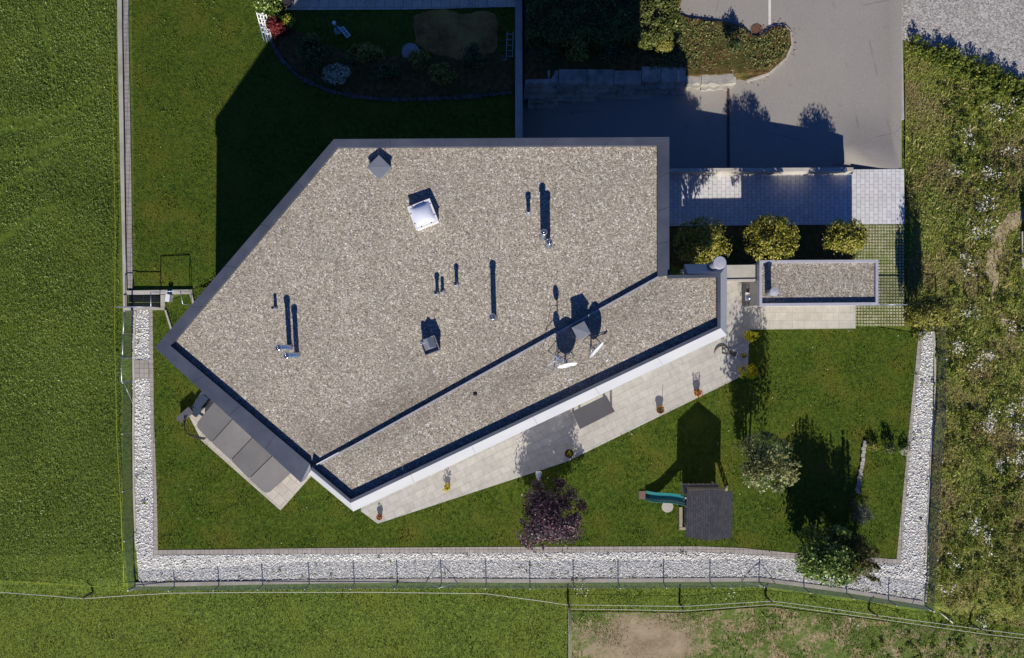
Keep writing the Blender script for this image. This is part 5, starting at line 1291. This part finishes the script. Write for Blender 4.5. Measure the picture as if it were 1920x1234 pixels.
def off_track(P, wid):
    ok = np.ones(len(P), bool)
    for tr in TRACKS:
        for a, b in zip(tr[:-1], tr[1:]):
            a, b = np.array(a), np.array(b); d = b - a; f = np.clip(((P - a) @ d) / (d @ d), 0, 1)
            ok &= np.linalg.norm(P - (a + f[:, None] * d), axis=1) > wid * (.5 + RNG.random(len(P)))
    return ok
def clump_noise(P, s_, seed=0):
    return np.sin(P[:, 0] * s_ + 1.7 * np.sin(P[:, 1] * s_ * .7 + seed)) + np.sin(P[:, 1] * s_ * 1.3 + 1.3 * np.sin(P[:, 0] * s_ * .6 + seed * 2)) + RNG.normal(0, .8, len(P))
LH = HOUSE_X + [TERR, SPATERR, ENTRY, UP([(1600, 500), (1697, 500), (1697, 613), (1600, 613)], 0)]
emit('lawn_grass', [grass('', LAWN, 420, .045, .024, '', '', LH), grass('', LAWN, 130, .075, .04, '', '', LH, .9, keep=lambda P: clump_noise(P, 2.6, 4) > .9), grass('', YARD, 90, .075, .04, '', '', HOUSE_X + [BED, NB], .9, keep=lambda P: clump_noise(P, 2.2, 6) > .9), grass('', YARD, 300, .05, .024, '', '', HOUSE_X + [BED, NB]), PAVGRASS], 'blade_lawn', 'short mown lawn grass around the house')
FG = [grass('', FIELD_W, 620, .05, .028, '', '', (), 1.5, keep=lambda P: off_track(P, .2)), grass('', FIELD_W, 110, .09, .042, '', '', (), 1.3, keep=lambda P: clump_noise(P, .9, 3) > .6),
                     grass('', FIELD_S, 340, .06, .032, '', '', [PAST], 1.2), grass('', FIELD_S, 60, .12, .05, '', '', [PAST], .9, keep=lambda P: clump_noise(P, 1.7, 8) > .8),
                     grass('', PAST, 60, .13, .06, '', '', (), 1.2, keep=lambda P: (clump_noise(P, 1.9, 9) > 1.0) & (np.hypot((P[:, 0] - 6.3) / 3.6, (P[:, 1] + 16.3) / 1.75) > 1)), grass('', PAST, 420, .07, .035, '', '', (), .9, keep=lambda P: clump_noise(P, 1.5, 5) + .45 * RNG.normal(0, 1, len(P)) > np.clip(2.6 - 1.9 * np.hypot((P[:, 0] - 6.3) / 3.6, (P[:, 1] + 16.3) / 1.75), .25, 9) - (P[:, 0] > 17) * .8)]
emit('south_field_grass', FG[2:4], 'blade_south', 'dull olive field grass south of the wire fence')
FG = FG[:2] + FG[4:]
emit('field_grass', FG, 'blade_field', 'longer field grass west and south of fence')
emit('rough_grass', [grass('', EAST, 330, .085, .036, '', '', [LOT], 1.4, keep=lambda P: ~inpoly(P[:, 0], P[:, 1], TRAIL) | (RNG.random(len(P)) < .22)), grass('', EAST, 60, .18, .05, '', '', [LOT], 1.3, keep=lambda P: clump_noise(P, 1.4, 2) > .4)], 'blade_rough', 'dry rough grass of the right hand meadow')
# weeds: thicket by the gravel lot and scattered clumps
W = []
for _ in range(330):
    px, py = random.uniform(1765, 1925), random.uniform(150, 1234); c_ = G(px, py)
    if inpoly(np.array([c_[0]]), np.array([c_[1]]), TRAIL)[0] or inpoly(np.array([c_[0]]), np.array([c_[1]]), LOT)[0]: continue
    r_ = random.uniform(.12, .34); V, Fc, cc = crown((c_[0], c_[1], c_[2] + r_ * .6), (r_ * 1.2, r_ * 1.2, r_), int(220 * r_), .10, clumps=5, low=-.3); W.append((V, Fc))
TH = GP([(1695, 70), (1740, 85), (1800, 105), (1860, 132), (1925, 165), (1925, 215), (1880, 190), (1830, 165), (1780, 140), (1735, 120), (1697, 95)])
P = scatter(TH, 15)
for p in P:
    V, Fc, cc = crown((p[0], p[1], float(zg(*p)) + .3), (.3, .3, .38), 90, .11, clumps=6, low=-.3); W.append((V, Fc))
for px, py, n_ in ((1745, 610, 14), (1800, 1080, 16), (1890, 560, 8), (1850, 330, 10), (1900, 900, 16), (1780, 200, 10), (1830, 780, 12), (1790, 690, 8), (1880, 1010, 14), (1890, 1090, 12), (1760, 1180, 6), (1660, 1215, 8), (1740, 1220, 10), (1830, 1225, 12)):
    c_ = G(px, py)
    for _ in range(n_):
        x, y = c_[0] + random.gauss(0, .6), c_[1] + random.gauss(0, .7)
        V, Fc, cc = crown((x, y, float(zg(x, y)) + .15), (.22, .22, .22), 45, .10, clumps=5, low=-.3); W.append((V, Fc))
emit('weeds', W, 'weed', 'bushy green weeds below the gravel lot and in the meadow', 'weeds')
Bm = []
for px, py, s_, n_ in ((1850, 130, .3, 60), (1862, 208, .28, 90), (1900, 195, .4, 60), (1810, 262, .35, 90), (1890, 285, .25, 60), (1783, 322, .3, 60), (1855, 325, .35, 120), (1845, 388, .4, 110), (1822, 438, .25, 70), (1848, 430, .3, 60), (1806, 485, .3, 90), (1815, 515, .25, 40),
                        (1805, 590, .35, 90), (1790, 655, .3, 110), (1850, 665, .35, 110), (1830, 680, .3, 60), (1895, 770, .4, 120), (1850, 792, .45, 200), (1905, 805, .35, 140), (1870, 870, .3, 90), (1910, 870, .4, 170), (1820, 980, .4, 130), (1850, 1008, .35, 90), (1780, 1055, .3, 50), (1840, 1165, .4, 50), (1600, 1170, .3, 20), (1090, 1100, .35, 40), (1370, 1106, .3, 14), (1890, 610, .4, 60), (1765, 1100, .4, 60)):
    c_ = G(px, py); hub = np.c_[RNG.normal(c_[0], s_ * .7, 7), RNG.normal(c_[1], s_ * .7, 7)]; n_ = max(12, int(n_ * .62)); P = hub[RNG.integers(0, 7, n_)] + RNG.normal(0, 1, (n_, 2)) * RNG.uniform(.05, .22, n_)[:, None]
    Bm.append(leafquads(np.c_[P, zg(P[:, 0], P[:, 1]) + .2 + .3 * RNG.random(n_)], np.tile([0, 0, 1.], (n_, 1)), .075, .9, .4))
P = scatter(LAWN, .35, LH); Bm.append(leafquads(np.c_[P, zg(P[:, 0], P[:, 1]) + .09], np.tile([0, 0, 1.], (len(P), 1)), .05, .9, .3))
emit('white_wildflowers', Bm, 'bloom', 'small white wildflowers in drifts over the rough meadow', 'flowers')
